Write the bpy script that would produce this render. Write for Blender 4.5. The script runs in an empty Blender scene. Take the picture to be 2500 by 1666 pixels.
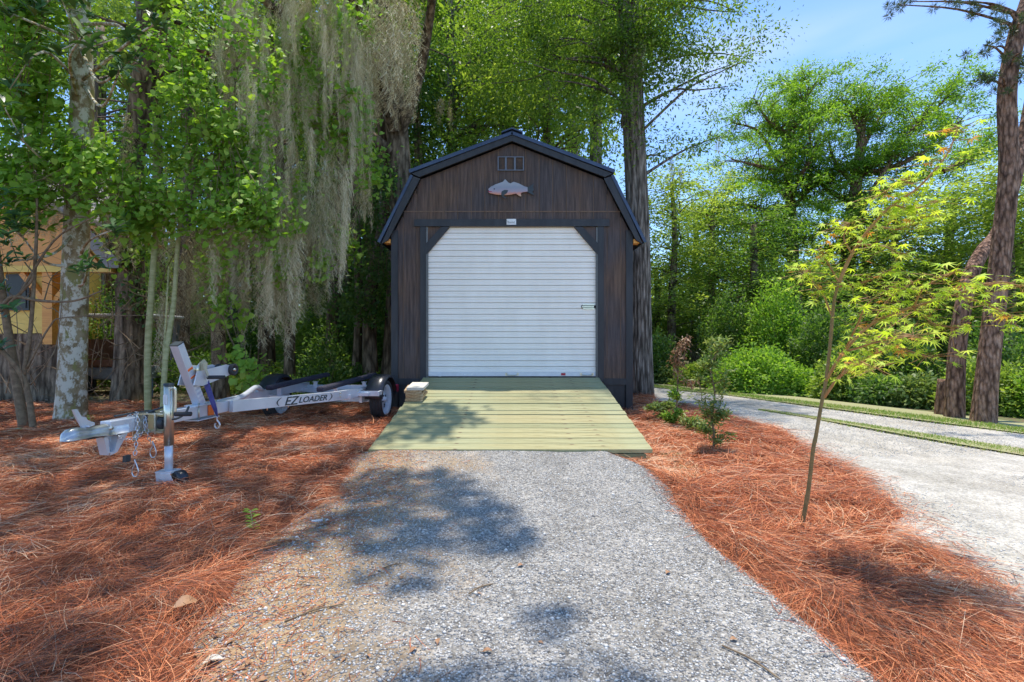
import bpy, math, random
import numpy as np
from mathutils import Vector, Matrix, Euler
R = math.radians
scene = bpy.context.scene
col = scene.collection

# ------------------------------------------------------------------ camera, sky, sun, exposure
CAMZ, FPX = 1.06, 1180.0
cam_data = bpy.data.cameras.new('camera'); cam = bpy.data.objects.new('camera', cam_data)
col.objects.link(cam); cam.location = (0, 0, CAMZ); cam.rotation_euler = (R(90), 0, 0)
cam_data.sensor_width = 36; cam_data.lens = 36 * FPX / 2500; cam_data.clip_start = 0.05; cam_data.clip_end = 2000
scene.camera = cam
SUN = Vector((0.05, 0.19, 1.0)).normalized()
SUN_EL = math.asin(SUN.z); SUN_AZ = math.atan2(SUN.x, SUN.y)
w = bpy.data.worlds.new('World'); scene.world = w; w.use_nodes = True
nt = w.node_tree; nt.nodes.clear()
wo = nt.nodes.new('ShaderNodeOutputWorld'); bg = nt.nodes.new('ShaderNodeBackground')
sky = nt.nodes.new('ShaderNodeTexSky'); sky.sky_type = 'NISHITA'; sky.sun_disc = False
sky.sun_elevation = SUN_EL; sky.sun_rotation = SUN_AZ; sky.air_density = 0.8; sky.dust_density = 0.0; sky.ozone_density = 6.0
tc = nt.nodes.new('ShaderNodeTexCoord'); mp = nt.nodes.new('ShaderNodeMapping'); mp.inputs['Scale'].default_value = (1.1, 1.1, 5.0)
mp.inputs['Rotation'].default_value = (0, R(8), 0)
nz = nt.nodes.new('ShaderNodeTexNoise'); nz.inputs['Scale'].default_value = 1.6; nz.inputs['Detail'].default_value = 4; nz.inputs['Roughness'].default_value = 0.5
cr_ = nt.nodes.new('ShaderNodeValToRGB'); cr_.color_ramp.elements[0].position = 0.34; cr_.color_ramp.elements[1].position = 0.66
cr_.color_ramp.elements[0].color = (0, 0, 0, 1); cr_.color_ramp.elements[1].color = (0.75, 0.75, 0.75, 1)
mx = nt.nodes.new('ShaderNodeMixRGB'); mx.inputs['Color2'].default_value = (3.0, 3.25, 3.6, 1)
nt.links.new(tc.outputs['Generated'], mp.inputs['Vector']); nt.links.new(mp.outputs[0], nz.inputs['Vector'])
nt.links.new(nz.outputs['Fac'], cr_.inputs[0])
vs1 = nt.nodes.new('ShaderNodeVectorMath'); vs1.operation = 'SUBTRACT'; vs1.inputs[1].default_value = (.40, .80, .43)
vs2 = nt.nodes.new('ShaderNodeVectorMath'); vs2.operation = 'MULTIPLY'; vs2.inputs[1].default_value = (1, 1, 3.6)
vs3 = nt.nodes.new('ShaderNodeVectorMath'); vs3.operation = 'LENGTH'; cr2 = nt.nodes.new('ShaderNodeValToRGB')
cr2.color_ramp.elements[0].position = 0.06; cr2.color_ramp.elements[0].color = (1, 1, 1, 1); cr2.color_ramp.elements[1].position = 0.34; cr2.color_ramp.elements[1].color = (0.0, 0.0, 0.0, 1)
mul = nt.nodes.new('ShaderNodeMath'); mul.operation = 'MULTIPLY'; mul.use_clamp = True
nt.links.new(tc.outputs['Generated'], vs1.inputs[0]); nt.links.new(vs1.outputs[0], vs2.inputs[0]); nt.links.new(vs2.outputs[0], vs3.inputs[0]); nt.links.new(vs3.outputs['Value'], cr2.inputs[0])
nt.links.new(cr2.outputs[0], mul.inputs[0]); nt.links.new(cr_.outputs[0], mul.inputs[1]); nt.links.new(mul.outputs[0], mx.inputs[0]); nt.links.new(sky.outputs[0], mx.inputs['Color1'])
nt.links.new(mx.outputs[0], bg.inputs[0]); nt.links.new(bg.outputs[0], wo.inputs[0]); bg.inputs[1].default_value = 0.123
sl = bpy.data.lights.new('sun', 'SUN'); sl.energy = 2.0; sl.angle = R(0.9); sl.color = (1.0, 0.94, 0.85)
so = bpy.data.objects.new('sun', sl); col.objects.link(so); so.rotation_euler = SUN.to_track_quat('Z', 'Y').to_euler(); so.location = (0, 0, 30)
vs = scene.view_settings; vs.view_transform = 'Standard'; vs.look = 'None'; vs.gamma = 1; vs.exposure = 1.52
scene.render.engine = 'CYCLES'; cy = scene.cycles
cy.use_denoising = True; cy.max_bounces = 7; cy.diffuse_bounces = 4; cy.glossy_bounces = 3; cy.transmission_bounces = 5; cy.transparent_max_bounces = 8
cy.sample_clamp_indirect = 6.0

# ------------------------------------------------------------------ helpers
def px(x, y, d): return Vector(((x - 1250) / FPX * d, d, CAMZ + (833 - y) / FPX * d))
def vn(x, y, s, seed=0):
    x = np.asarray(x, float) * s; y = np.asarray(y, float) * s
    xi = np.floor(x).astype(np.int64); yi = np.floor(y).astype(np.int64); fx = x - xi; fy = y - yi
    def h(a, b):
        n = (a * 374761393 + b * 668265263 + seed * 974634777) & 0x7fffffff
        n = ((n ^ (n >> 13)) * 1274126177) & 0x7fffffff
        return ((n ^ (n >> 16)) & 0xffff) / 65535.0
    fx = fx * fx * (3 - 2 * fx); fy = fy * fy * (3 - 2 * fy)
    return (h(xi, yi) * (1 - fx) + h(xi + 1, yi) * fx) * (1 - fy) + (h(xi, yi + 1) * (1 - fx) + h(xi + 1, yi + 1) * fx) * fy
def setp(o, label=None, cat=None, group=None, kind=None):
    if label: o['label'] = label
    if cat: o['category'] = cat
    if group: o['group'] = group
    if kind: o['kind'] = kind
    return o
def empty(name, loc=(0, 0, 0), label=None, cat=None, group=None, rz=0):
    o = bpy.data.objects.new(name, None); col.objects.link(o); o.location = loc; o.rotation_euler = (0, 0, rz)
    o.empty_display_size = 0.1
    return setp(o, label, cat, group)
def mesh_np(name, V, F, mat, v=None, parent=None, smooth=False):
    V = np.ascontiguousarray(V, dtype=np.float32); F = np.ascontiguousarray(F, dtype=np.int32)
    m = bpy.data.meshes.new(name); k = F.shape[1]
    m.vertices.add(len(V)); m.vertices.foreach_set('co', V.ravel())
    m.loops.add(F.size); m.loops.foreach_set('vertex_index', F.ravel())
    m.polygons.add(len(F)); m.polygons.foreach_set('loop_start', np.arange(0, F.size, k, dtype=np.int32))
    m.polygons.foreach_set('loop_total', np.full(len(F), k, dtype=np.int32))
    if smooth: m.polygons.foreach_set('use_smooth', np.ones(len(F), dtype=bool))
    if v is not None:
        a = m.attributes.new('v', 'FLOAT', 'POINT'); a.data.foreach_set('value', np.ascontiguousarray(v, dtype=np.float32))
    m.update(calc_edges=True); m.materials.append(mat)
    o = bpy.data.objects.new(name, m); col.objects.link(o)
    if parent: o.parent = parent
    return o
def smooth_path(pts, n=6):
    pts = [Vector(p) for p in pts]
    if len(pts) < 3:
        return [pts[0].lerp(pts[-1], i / n) for i in range(n + 1)]
    P = [pts[0] * 2 - pts[1]] + pts + [pts[-1] * 2 - pts[-2]]; out = []
    for i in range(1, len(P) - 2):
        a, b, c, d = P[i - 1], P[i], P[i + 1], P[i + 2]
        for k in range(n):
            t = k / n
            out.append(0.5 * ((2 * b) + (c - a) * t + (2 * a - 5 * b + 4 * c - d) * t * t + (3 * b - a - 3 * c + d) * t ** 3))
    out.append(pts[-1]); return out
class MB:
    def __init__(s): s.v = []; s.f = []; s.sm = []
    def add(s, vs, fs, sm=False, M=None):
        n = len(s.v)
        s.v += [tuple(M @ Vector(v)) if M else tuple(v) for v in vs]
        s.f += [tuple(i + n for i in f) for f in fs]; s.sm += [sm] * len(fs); return s
    def box(s, x0, x1, y0, y1, z0, z1, M=None):
        return s.add([(x0, y0, z0), (x1, y0, z0), (x1, y1, z0), (x0, y1, z0), (x0, y0, z1), (x1, y0, z1), (x1, y1, z1), (x0, y1, z1)],
                     [(0, 3, 2, 1), (4, 5, 6, 7), (0, 1, 5, 4), (1, 2, 6, 5), (2, 3, 7, 6), (3, 0, 4, 7)], False, M)
    def beam(s, a, b, w, h, up=(0, 0, 1)):
        a = Vector(a); b = Vector(b); d = (b - a); L = d.length; d.normalize(); up = Vector(up)
        x = d.cross(up).normalized(); z = x.cross(d)
        M = Matrix((x, d, z)).transposed().to_4x4(); M.translation = a
        return s.box(-w / 2, w / 2, 0, L, -h / 2, h / 2, M)
    def prism(s, poly, y0, y1, plane='xz', M=None):
        n = len(poly)
        f = (lambda p, t: (p[0], t, p[1])) if plane == 'xz' else ((lambda p, t: (p[0], p[1], t)) if plane == 'xy' else (lambda p, t: (t, p[0], p[1])))
        vs = [f(p, y0) for p in poly] + [f(p, y1) for p in poly]
        fs = [tuple(range(n)), tuple(range(2 * n - 1, n - 1, -1))] + [(i, i + n, (i + 1) % n + n, (i + 1) % n) for i in range(n)]
        return s.add(vs, fs, False, M)
    def tube(s, pts, rad, n=10, M=None, cap=True, rough=0, seed=0):
        pts = [Vector(p) for p in pts]; rng = random.Random(seed)
        if not hasattr(rad, '__len__'): rad = [rad] * len(pts)
        vs = []; fs = []; ref = Vector((0.31, 0.2, 0.93))
        T0 = (pts[-1] - pts[0]).normalized()
        if abs(T0.dot(ref)) > 0.8: ref = Vector((1, 0.1, 0.05))
        for i, p in enumerate(pts):
            t = (pts[min(i + 1, len(pts) - 1)] - pts[max(i - 1, 0)]).normalized()
            u = t.cross(ref)
            if u.length < 1e-4: u = t.cross(Vector((0, 1, 0.3)))
            u.normalize(); w_ = t.cross(u)
            for k in range(n):
                a = 2 * math.pi * k / n; r = rad[i] * (1 + rough * (math.sin(a * 3 + i * .3 + seed) * .5 + math.sin(a * 5 - i * .21 + seed * 2) * .5))
                vs.append(p + u * math.cos(a) * r + w_ * math.sin(a) * r)
        for i in range(len(pts) - 1):
            for k in range(n):
                fs.append((i * n + k, i * n + (k + 1) % n, (i + 1) * n + (k + 1) % n, (i + 1) * n + k))
        if cap: fs += [tuple(range(n - 1, -1, -1)), tuple(range((len(pts) - 1) * n, len(pts) * n))]
        return s.add(vs, fs, True, M)
    def lathe(s, prof, n=24, M=None, axis='x', cap=True, loop=False):
        if loop: prof = list(prof) + [prof[0]]; cap = False
        vs = []; fs = []
        for (a, r) in prof:
            for k in range(n):
                t = 2 * math.pi * k / n; c, q = r * math.cos(t), r * math.sin(t)
                vs.append((a, c, q) if axis == 'x' else (c, q, a))
        for i in range(len(prof) - 1):
            for k in range(n): fs.append((i * n + k, i * n + (k + 1) % n, (i + 1) * n + (k + 1) % n, (i + 1) * n + k))
        if cap: fs += [tuple(range(n)), tuple(range((len(prof) - 1) * n, len(prof) * n))]
        return s.add(vs, fs, True, M)
    def build(s, name, mat, parent=None, bevel=0):
        m = bpy.data.meshes.new(name); m.from_pydata(s.v, [], s.f); m.materials.append(mat)
        m.polygons.foreach_set('use_smooth', s.sm); m.update()
        o = bpy.data.objects.new(name, m); col.objects.link(o)
        if parent: o.parent = parent
        if bevel:
            b = o.modifiers.new('bevel', 'BEVEL'); b.width = bevel; b.segments = 2; b.limit_method = 'ANGLE'; b.angle_limit = R(40)
        return o
def T(x, y, z): return Matrix.Translation((x, y, z))
def copy_tree(o, parent=None):
    c = o.copy(); col.objects.link(c)
    if parent: c.parent = parent
    for ch in list(o.children):
        copy_tree(ch, c)
    return c

# ------------------------------------------------------------------ materials
def newmat(name):
    m = bpy.data.materials.new(name); m.use_nodes = True; n = m.node_tree; n.nodes.clear()
    out = n.nodes.new('ShaderNodeOutputMaterial'); b = n.nodes.new('ShaderNodeBsdfPrincipled'); n.links.new(b.outputs[0], out.inputs[0])
    return m, n, b, out
def ramp(n, fac, stops):
    r = n.nodes.new('ShaderNodeValToRGB'); e = r.color_ramp.elements
    while len(e) < len(stops): e.new(0.5)
    for i, (p, c) in enumerate(stops): e[i].position = p; e[i].color = (*c, 1)
    n.links.new(fac, r.inputs[0]); return r.outputs[0]
def coords(n, scale=(1, 1, 1), kind='Object'):
    t = n.nodes.new('ShaderNodeTexCoord'); m = n.nodes.new('ShaderNodeMapping'); m.inputs['Scale'].default_value = scale
    n.links.new(t.outputs[kind], m.inputs[0]); return m.outputs[0]
def noise(n, vec, scale, detail=5, rough=0.6):
    t = n.nodes.new('ShaderNodeTexNoise'); t.inputs['Scale'].default_value = scale; t.inputs['Detail'].default_value = detail; t.inputs['Roughness'].default_value = rough
    n.links.new(vec, t.inputs['Vector']); return t.outputs['Fac']
def voro(n, vec, scale, feature='F1'):
    t = n.nodes.new('ShaderNodeTexVoronoi'); t.inputs['Scale'].default_value = scale; t.feature = feature
    n.links.new(vec, t.inputs['Vector']); return t
def bump(n, b, h, strength, dist=0.01):
    u = n.nodes.new('ShaderNodeBump'); u.inputs['Strength'].default_value = strength; u.inputs['Distance'].default_value = dist
    n.links.new(h, u.inputs['Height']); n.links.new(u.outputs[0], b.inputs['Normal'])
def mixc(n, fac, a, b, mode='MIX'):
    m = n.nodes.new('ShaderNodeMixRGB'); m.blend_type = mode
    for i, s in ((0, fac), (1, a), (2, b)):
        if hasattr(s, 'is_linked') or hasattr(s, 'links'): n.links.new(s, m.inputs[i])
        else: m.inputs[i].default_value = s if i == 0 else (*s, 1)
    return m.outputs[0]
def noisy(name, stops, scale=8, rough=0.7, metal=0, bmp=0.3, bd=0.01, stretch=(1, 1, 1), detail=6, nr=0.65, bscale=None, spec=None):
    m, n, b, o = newmat(name); c = coords(n, stretch); f = noise(n, c, scale, detail, nr)
    n.links.new(ramp(n, f, stops), b.inputs['Base Color']); b.inputs['Roughness'].default_value = rough; b.inputs['Metallic'].default_value = metal
    if spec is not None: b.inputs['Specular IOR Level'].default_value = spec
    if bmp: bump(n, b, noise(n, c, bscale or scale * 2, 6, 0.7), bmp, bd)
    return m
def two(a, b, p0=0.35, p1=0.65): return [(p0, a), (p1, b)]
def leafmat(name, stops, trans=0.4, tcol=(1.5, 1.6, 0.6), rough=0.45, spec=0.35):
    m, n, b, out = newmat(name); a = n.nodes.new('ShaderNodeAttribute'); a.attribute_name = 'v'
    c = ramp(n, a.outputs['Fac'], stops); n.links.new(c, b.inputs['Base Color']); b.inputs['Roughness'].default_value = rough
    b.inputs['Specular IOR Level'].default_value = spec
    t = n.nodes.new('ShaderNodeBsdfTranslucent'); tcn = mixc(n, 1.0, c, tcol, 'MULTIPLY'); n.links.new(tcn, t.inputs[0])
    ms = n.nodes.new('ShaderNodeMixShader'); ms.inputs[0].default_value = trans
    n.links.new(b.outputs[0], ms.inputs[1]); n.links.new(t.outputs[0], ms.inputs[2]); n.links.new(ms.outputs[0], out.inputs[0]); return m
def attrmat(name, stops, rough=0.7, trans=0):
    m, n, b, out = newmat(name); a = n.nodes.new('ShaderNodeAttribute'); a.attribute_name = 'v'
    n.links.new(ramp(n, a.outputs['Fac'], stops), b.inputs['Base Color']); b.inputs['Roughness'].default_value = rough; b.inputs['Specular IOR Level'].default_value = 0.25; return m
def gravelmat(name, stops, tan, scale, patch):
    m, n, b, o = newmat(name); c = coords(n); v = voro(n, c, scale); v2 = voro(n, c, scale * 2.3)
    sep = n.nodes.new('ShaderNodeSeparateColor'); n.links.new(v.outputs['Color'], sep.inputs[0])
    base = ramp(n, sep.outputs[0], stops)
    sep2 = n.nodes.new('ShaderNodeSeparateColor'); n.links.new(v2.outputs['Color'], sep2.inputs[0])
    base = mixc(n, 0.4, base, ramp(n, sep2.outputs[0], stops))
    f = ramp(n, noise(n, c, 0.9, 5, 0.6), [(0.45, (0, 0, 0)), (0.68, (patch,) * 3)])
    if scale == 75:
        sp = n.nodes.new('ShaderNodeSeparateXYZ'); n.links.new(c, sp.inputs[0]); ma = n.nodes.new('ShaderNodeMath'); ma.operation = 'MULTIPLY_ADD'; ma.inputs[1].default_value = -0.55; n.links.new(sp.outputs[0], ma.inputs[0]); n.links.new(noise(n, c, 1.7, 5, 0.6), ma.inputs[2])
        f = ramp(n, ma.outputs[0], [(0.6, (0.04, 0.04, 0.04)), (0.95, (0.92, 0.92, 0.92))])
    base = mixc(n, f, base, tan)
    base = mixc(n, 0.55, base, ramp(n, noise(n, c, 5, 6, 0.7), [(0.3, (0.45, 0.45, 0.45)), (0.6, (1, 1, 1))]), 'MULTIPLY')
    base = mixc(n, 0.8, base, ramp(n, noise(n, coords(n, (1.6, .7, 1)), 1.3, 5, 0.65), [(0.36, (0.84, 0.82, 0.78)), (0.5, (1.1, 1.09, 1.07)), (0.65, (1.28, 1.27, 1.25))]), 'MULTIPLY')
    n.links.new(base, b.inputs['Base Color']); b.inputs['Roughness'].default_value = 0.9; b.inputs['Specular IOR Level'].default_value = 0.2
    bump(n, b, v.outputs['Distance'], 0.8, -0.012); return m
def bark(name, a, bb, cc, zs=0.25, scale=14, bd=0.03, patch=None):
    m, n, b, o = newmat(name); c = coords(n, (1, 1, zs)); v = voro(n, c, scale)
    f = noise(n, c, scale * 0.8, 6, 0.7); base = ramp(n, f, [(0.35, a), (0.5, bb), (0.68, cc)])
    if patch:
        c2 = coords(n, (1, 1, 0.7)); pf = ramp(n, noise(n, c2, 9, 7, 0.72), [(0.47, (0, 0, 0)), (0.53, (1, 1, 1))]); base = mixc(n, pf, base, patch[0])
        pf2 = ramp(n, noise(n, coords(n, (1.3, 1, 0.6)), 5, 7, 0.7), [(0.55, (0, 0, 0)), (0.6, (1, 1, 1))]); base = mixc(n, pf2, base, patch[1])
    if not patch: base = mixc(n, 0.85, base, ramp(n, v.outputs['Distance'], [(0.1, (1.35, 1.3, 1.25)), (0.5, (0.9, 0.88, 0.86)), (0.75, (0.3, 0.27, 0.25))]), 'MULTIPLY')
    n.links.new(base, b.inputs['Base Color']); b.inputs['Roughness'].default_value = 0.9; b.inputs['Specular IOR Level'].default_value = 0.15
    bump(n, b, (f if patch else v.outputs['Distance']), 0.35 if patch else 0.9, bd); return m
def plain(name, c, rough=0.5, metal=0, spec=0.5):
    return noisy(name, two(tuple(x * 0.85 for x in c), tuple(min(1, x * 1.1) for x in c)), 14, rough, metal, 0.08, 0.002, spec=spec)

M = {}
M['ground'] = noisy('forest_floor', [(0.3, (0.08, 0.055, 0.03)), (0.45, (0.18, 0.12, 0.07)), (0.55, (0.12, 0.15, 0.05)), (0.7, (0.24, 0.18, 0.09))], 5, 0.95, 0, 0.9, 0.03)
M['mulch'] = noisy('straw_base', [(0.3, (0.14, 0.04, 0.018)), (0.5, (0.3, 0.09, 0.035)), (0.7, (0.45, 0.15, 0.06))], 26, 0.95, 0, 0.9, 0.02, (1, 2.2, 1))
M['gravel'] = gravelmat('grey_gravel', [(0.0, (0.09, 0.087, 0.08)), (0.4, (0.275, 0.262, 0.24)), (0.8, (0.43, 0.41, 0.375)), (1.0, (0.65, 0.62, 0.57))], (0.42, 0.29, 0.16), 75, 0.7)
M['road'] = gravelmat('white_gravel', [(0.0, (0.30, 0.275, 0.235)), (0.4, (0.48, 0.445, 0.38)), (1.0, (0.66, 0.62, 0.54))], (0.46, 0.40, 0.31), 70, 0.4)
M['needle'] = attrmat('pine_straw', [(0.0, (0.09, 0.045, 0.03)), (0.1, (0.36, 0.25, 0.17)), (0.2, (0.17, 0.055, 0.03)), (0.4, (0.45, 0.125, 0.05)), (0.65, (0.68, 0.22, 0.085)), (0.9, (0.78, 0.35, 0.16)), (1.0, (0.85, 0.6, 0.38))], 0.55)
M['stone'] = attrmat('pebble', [(0.0, (0.12, 0.115, 0.11)), (0.5, (0.37, 0.355, 0.33)), (1.0, (0.7, 0.67, 0.61))], 0.85)
M['grass'] = leafmat('grass_blade', [(0, (0.17, 0.27, 0.05)), (0.55, (0.31, 0.42, 0.09)), (1, (0.5, 0.42, 0.2))], 0.3)
M['soil'] = noisy('grass_soil', two((0.34, 0.28, 0.16), (0.3, 0.33, 0.13)), 12, 0.95)
M['vine'] = leafmat('vine_leaf', [(0, (0.10, 0.2, 0.03)), (0.5, (0.25, 0.41, 0.065)), (1, (0.46, 0.57, 0.12))], 0.46, (1.35, 1.5, 0.5), 0.55, 0.2)
M['magn'] = leafmat('magnolia_leaf', [(0, (0.04, 0.10, 0.04)), (0.6, (0.10, 0.2, 0.06)), (0.93, (0.3, 0.36, 0.1)), (1, (0.35, 0.14, 0.05))], 0.2, (1.2, 1.4, .5), 0.38, 0.35)
M['oakleaf'] = leafmat('oak_leaf', [(0, (0.07, 0.12, 0.025)), (0.5, (0.16, 0.24, 0.045)), (1, (0.32, 0.38, 0.1))], 0.5, (1.7, 1.9, 0.6))
M['bgleaf'] = leafmat('background_leaf', [(0, (0.10, 0.17, 0.035)), (0.5, (0.21, 0.31, 0.06)), (1, (0.4, 0.48, 0.12))], 0.52, (1.6, 1.6, 0.7))
M['dkleaf'] = leafmat('evergreen_leaf', [(0, (0.05, 0.105, 0.03)), (0.6, (0.13, 0.22, 0.05)), (1, (0.29, 0.37, 0.1))], 0.44, (1.4, 1.6, .6))
M['cypleaf'] = leafmat('cypress_leaf', [(0, (0.10, 0.19, 0.03)), (0.5, (0.19, 0.32, 0.05)), (1, (0.33, 0.45, 0.08))], 0.5, (1.4, 1.6, 0.5))
M['pineleaf'] = leafmat('pine_needle', [(0, (0.03, 0.06, 0.02)), (1, (0.12, 0.15, 0.05))], 0.2)
M['maple'] = leafmat('maple_leaf', [(0, (0.38, 0.58, 0.05)), (0.55, (0.6, 0.8, 0.09)), (0.97, (0.78, 0.88, 0.14)), (1, (0.62, 0.3, 0.08))], 0.5, (1.25, 1.15, 0.5), 0.5, 0.2)
M['shrub'] = leafmat('shrub_leaf', [(0, (0.1, 0.18, 0.04)), (0.6, (0.24, 0.33, 0.09)), (1, (0.4, 0.42, 0.15))], 0.35, (1.2, 1.2, .6))
M['deadleaf'] = leafmat('withered_leaf', [(0, (0.2, 0.1, 0.05)), (1, (0.42, 0.26, 0.14))], 0.3, (1, 1, 1))
M['moss'] = attrmat('spanish_moss', [(0, (0.27, 0.22, 0.11)), (0.5, (0.58, 0.5, 0.3)), (1, (0.84, 0.77, 0.56))], 0.9)
M['oakbark'] = bark('oak_bark', (0.08, 0.065, 0.05), (0.2, 0.165, 0.135), (0.4, 0.34, 0.29), 0.13, 24, 0.035)
M['darkbark'] = bark('dark_bark', (0.09, 0.066, 0.046), (0.2, 0.15, 0.105), (0.36, 0.28, 0.2), 0.25, 14)
M['pinebark'] = bark('pine_bark', (0.12, 0.07, 0.05), (0.27, 0.16, 0.11), (0.44, 0.29, 0.21), 0.3, 30, 0.03)
M['lichen'] = bark('lichen_bark', (0.17, 0.12, 0.06), (0.3, 0.23, 0.13), (0.4, 0.33, 0.2), 0.6, 10, 0.012, ((0.62, 0.59, 0.48), (0.26, 0.24, 0.09)))
M['sapling'] = noisy('green_bark', two((0.27, 0.27, 0.1), (0.46, 0.44, 0.22)), 9, 0.7, 0, 0.2, 0.004, (1, 1, 3))
M['twig'] = noisy('twig_bark', two((0.14, 0.09, 0.05), (0.27, 0.19, 0.11)), 20, 0.85, 0, 0.3, 0.004)
M['maplebark'] = noisy('maple_bark', two((0.16, 0.13, 0.05), (0.3, 0.2, 0.08)), 12, 0.7, 0, 0.3, 0.003)
M['reddish'] = noisy('maple_twig', two((0.35, 0.16, 0.05), (0.45, 0.25, 0.09)), 12, 0.6, 0, 0)
# shed
def siding():
    m, n, b, o = newmat('brown_siding'); c = coords(n, (1, 1, 0.06)); f = noise(n, c, 30, 7, 0.7)
    base = ramp(n, f, [(0.36, (0.045, 0.033, 0.028)), (0.5, (0.085, 0.063, 0.053)), (0.64, (0.135, 0.102, 0.086))])
    g = ramp(n, noise(n, coords(n), 1.3, 3, 0.5), [(0.4, (0.75, 0.78, 0.9)), (0.65, (1.25, 0.98, 0.74))])
    n.links.new(mixc(n, 1.0, base, g, 'MULTIPLY'), b.inputs['Base Color']); b.inputs['Roughness'].default_value = 0.75; bump(n, b, f, 0.4, 0.004); return m
M['siding'] = siding()
M['sidegroove'] = noisy('siding_groove', two((0.14, 0.09, 0.06), (0.22, 0.145, 0.1)), 20, 0.9, 0, 0, stretch=(1, 1, 0.1))
M['trim'] = noisy('black_trim', two((0.018, 0.018, 0.020), (0.036, 0.036, 0.039)), 9, 0.55, 0, 0.25, 0.003, (1, 1, 0.2))
M['metalroof'] = noisy('black_roof_metal', two((0.035, 0.05, 0.085), (0.06, 0.08, 0.125)), 4, 0.36, 0.35, 0.05, 0.002)
M['door'] = noisy('door_white', two((0.88, 0.83, 0.75), (0.95, 0.9, 0.82)), 3, 0.38, 0, 0.04, 0.002, (1, 1, 0.3))
M['trackgrey'] = plain('track_grey', (0.2, 0.2, 0.19), 0.5, 0.3)
M['doorline'] = noisy('door_line', two((0.4, 0.36, 0.29), (0.5, 0.46, 0.38)), 9, 0.6, 0, 0)
M['steel'] = noisy('galvanised_steel', [(0.3, (0.56, 0.59, 0.63)), (0.5, (0.63, 0.66, 0.7)), (0.7, (0.70, 0.73, 0.76))], 5, 0.4, 0.35, 0.06, 0.002)
M['zinc'] = noisy('zinc_plate', two((0.55, 0.52, 0.4), (0.72, 0.7, 0.6)), 6, 0.28, 0.85, 0.05, 0.001)
M['chrome'] = plain('chain_steel', (0.6, 0.61, 0.63), 0.3, 0.8)
M['rubber'] = noisy('rubber', two((0.018, 0.018, 0.02), (0.04, 0.04, 0.042)), 20, 0.75, 0, 0.3, 0.003)
M['blackplastic'] = plain('black_plastic', (0.022, 0.024, 0.032), 0.3)
M['carpet'] = noisy('bunk_carpet', two((0.018, 0.017, 0.028), (0.04, 0.036, 0.055)), 60, 0.95, 0, 0.6, 0.004)
M['rim'] = plain('white_rim', (0.72, 0.73, 0.75), 0.35)
M['strap'] = noisy('blue_strap', two((0.07, 0.07, 0.24), (0.12, 0.115, 0.34)), 30, 0.8, 0, 0.2, 0.002)
M['orange'] = plain('orange_lens', (0.75, 0.16, 0.03), 0.25)
M['red'] = plain('red_lens', (0.4, 0.02, 0.05), 0.25)
M['white'] = plain('white_paint', (0.75, 0.76, 0.75), 0.5)
M['ink'] = plain('ink', (0.035, 0.045, 0.05), 0.5)
M['greyink'] = plain('grey_ink', (0.16, 0.17, 0.17), 0.6)
def rampwood():
    m, n, b, o = newmat('treated_pine'); c = coords(n, (0.5, 9, 1)); f = noise(n, c, 6, 6, 0.7)
    oi = n.nodes.new('ShaderNodeObjectInfo')
    base = ramp(n, f, [(0.33, (0.17, 0.135, 0.06)), (0.42, (0.30, 0.27, 0.135)), (0.54, (0.38, 0.35, 0.19)), (0.66, (0.46, 0.42, 0.25))])
    base = mixc(n, 0.9, base, ramp(n, oi.outputs['Random'], [(0, (0.72, 0.78, 0.68)), (0.3, (1.0, 0.95, 0.82)), (0.6, (0.86, 0.9, 0.82)), (1, (1.12, 1.06, 0.9))]), 'MULTIPLY')
    g = ramp(n, noise(n, coords(n, (0.6, 1.5, 1)), 2.0, 4, 0.6), [(0.45, (0, 0, 0)), (0.7, (0.55, 0.55, 0.55))])
    base = mixc(n, g, base, (0.31, 0.36, 0.22))
    k = voro(n, coords(n, (1.1, 3.0, 1)), 3.1); kf = ramp(n, k.outputs['Distance'], [(0.05, (1, 1, 1)), (0.10, (0, 0, 0))])
    base = mixc(n, kf, base, (0.16, 0.1, 0.05))
    n.links.new(base, b.inputs['Base Color']); b.inputs['Roughness'].default_value = 0.7; bump(n, b, f, 0.35, 0.004); return m
M['deck'] = rampwood()
M['deckdark'] = noisy('treated_beam', two((0.17, 0.19, 0.09), (0.28, 0.29, 0.15)), 12, 0.85, 0, 0.4, 0.004, (0.2, 1, 1))
M['cutwood'] = noisy('offcut_wood', [(0.35, (0.22, 0.12, 0.05)), (0.5, (0.42, 0.27, 0.13)), (0.65, (0.55, 0.42, 0.26))], 18, 0.8, 0, 0.3, 0.003, (1, 1, 2))
M['palewood'] = noisy('pale_board', two((0.55, 0.5, 0.4), (0.68, 0.63, 0.53)), 10, 0.75, 0, 0.2, 0.002, (3, 0.5, 1))
M['orangewood'] = noisy('stained_cedar', two((0.66, 0.26, 0.05), (0.8, 0.38, 0.08)), 8, 0.5, 0, 0.3, 0.003, (0.3, 4, 4))
M['yellow'] = noisy('yellow_wall', two((0.75, 0.5, 0.1), (0.85, 0.6, 0.15)), 6, 0.6, 0, 0.2, 0.003, (1, 1, 4))
M['shake'] = noisy('weathered_shakes', [(0.3, (0.12, 0.11, 0.11)), (0.5, (0.28, 0.26, 0.27)), (0.7, (0.45, 0.42, 0.42))], 14, 0.9, 0, 0.8, 0.02, (0.3, 1.5, 1.5))
M['greyboard'] = noisy('grey_fascia', two((0.22, 0.21, 0.21), (0.32, 0.31, 0.31)), 9, 0.7, 0, 0.2, 0.003)
M['glassdark'] = plain('dark_window', (0.02, 0.025, 0.022), 0.45)
M['seatbrown'] = plain('brown_seat', (0.28, 0.12, 0.07), 0.6)
M['bluebin'] = plain('blue_plastic', (0.25, 0.33, 0.48), 0.5)
M['greenglass'] = plain('green_glass', (0.25, 0.42, 0.36), 0.2)
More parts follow.
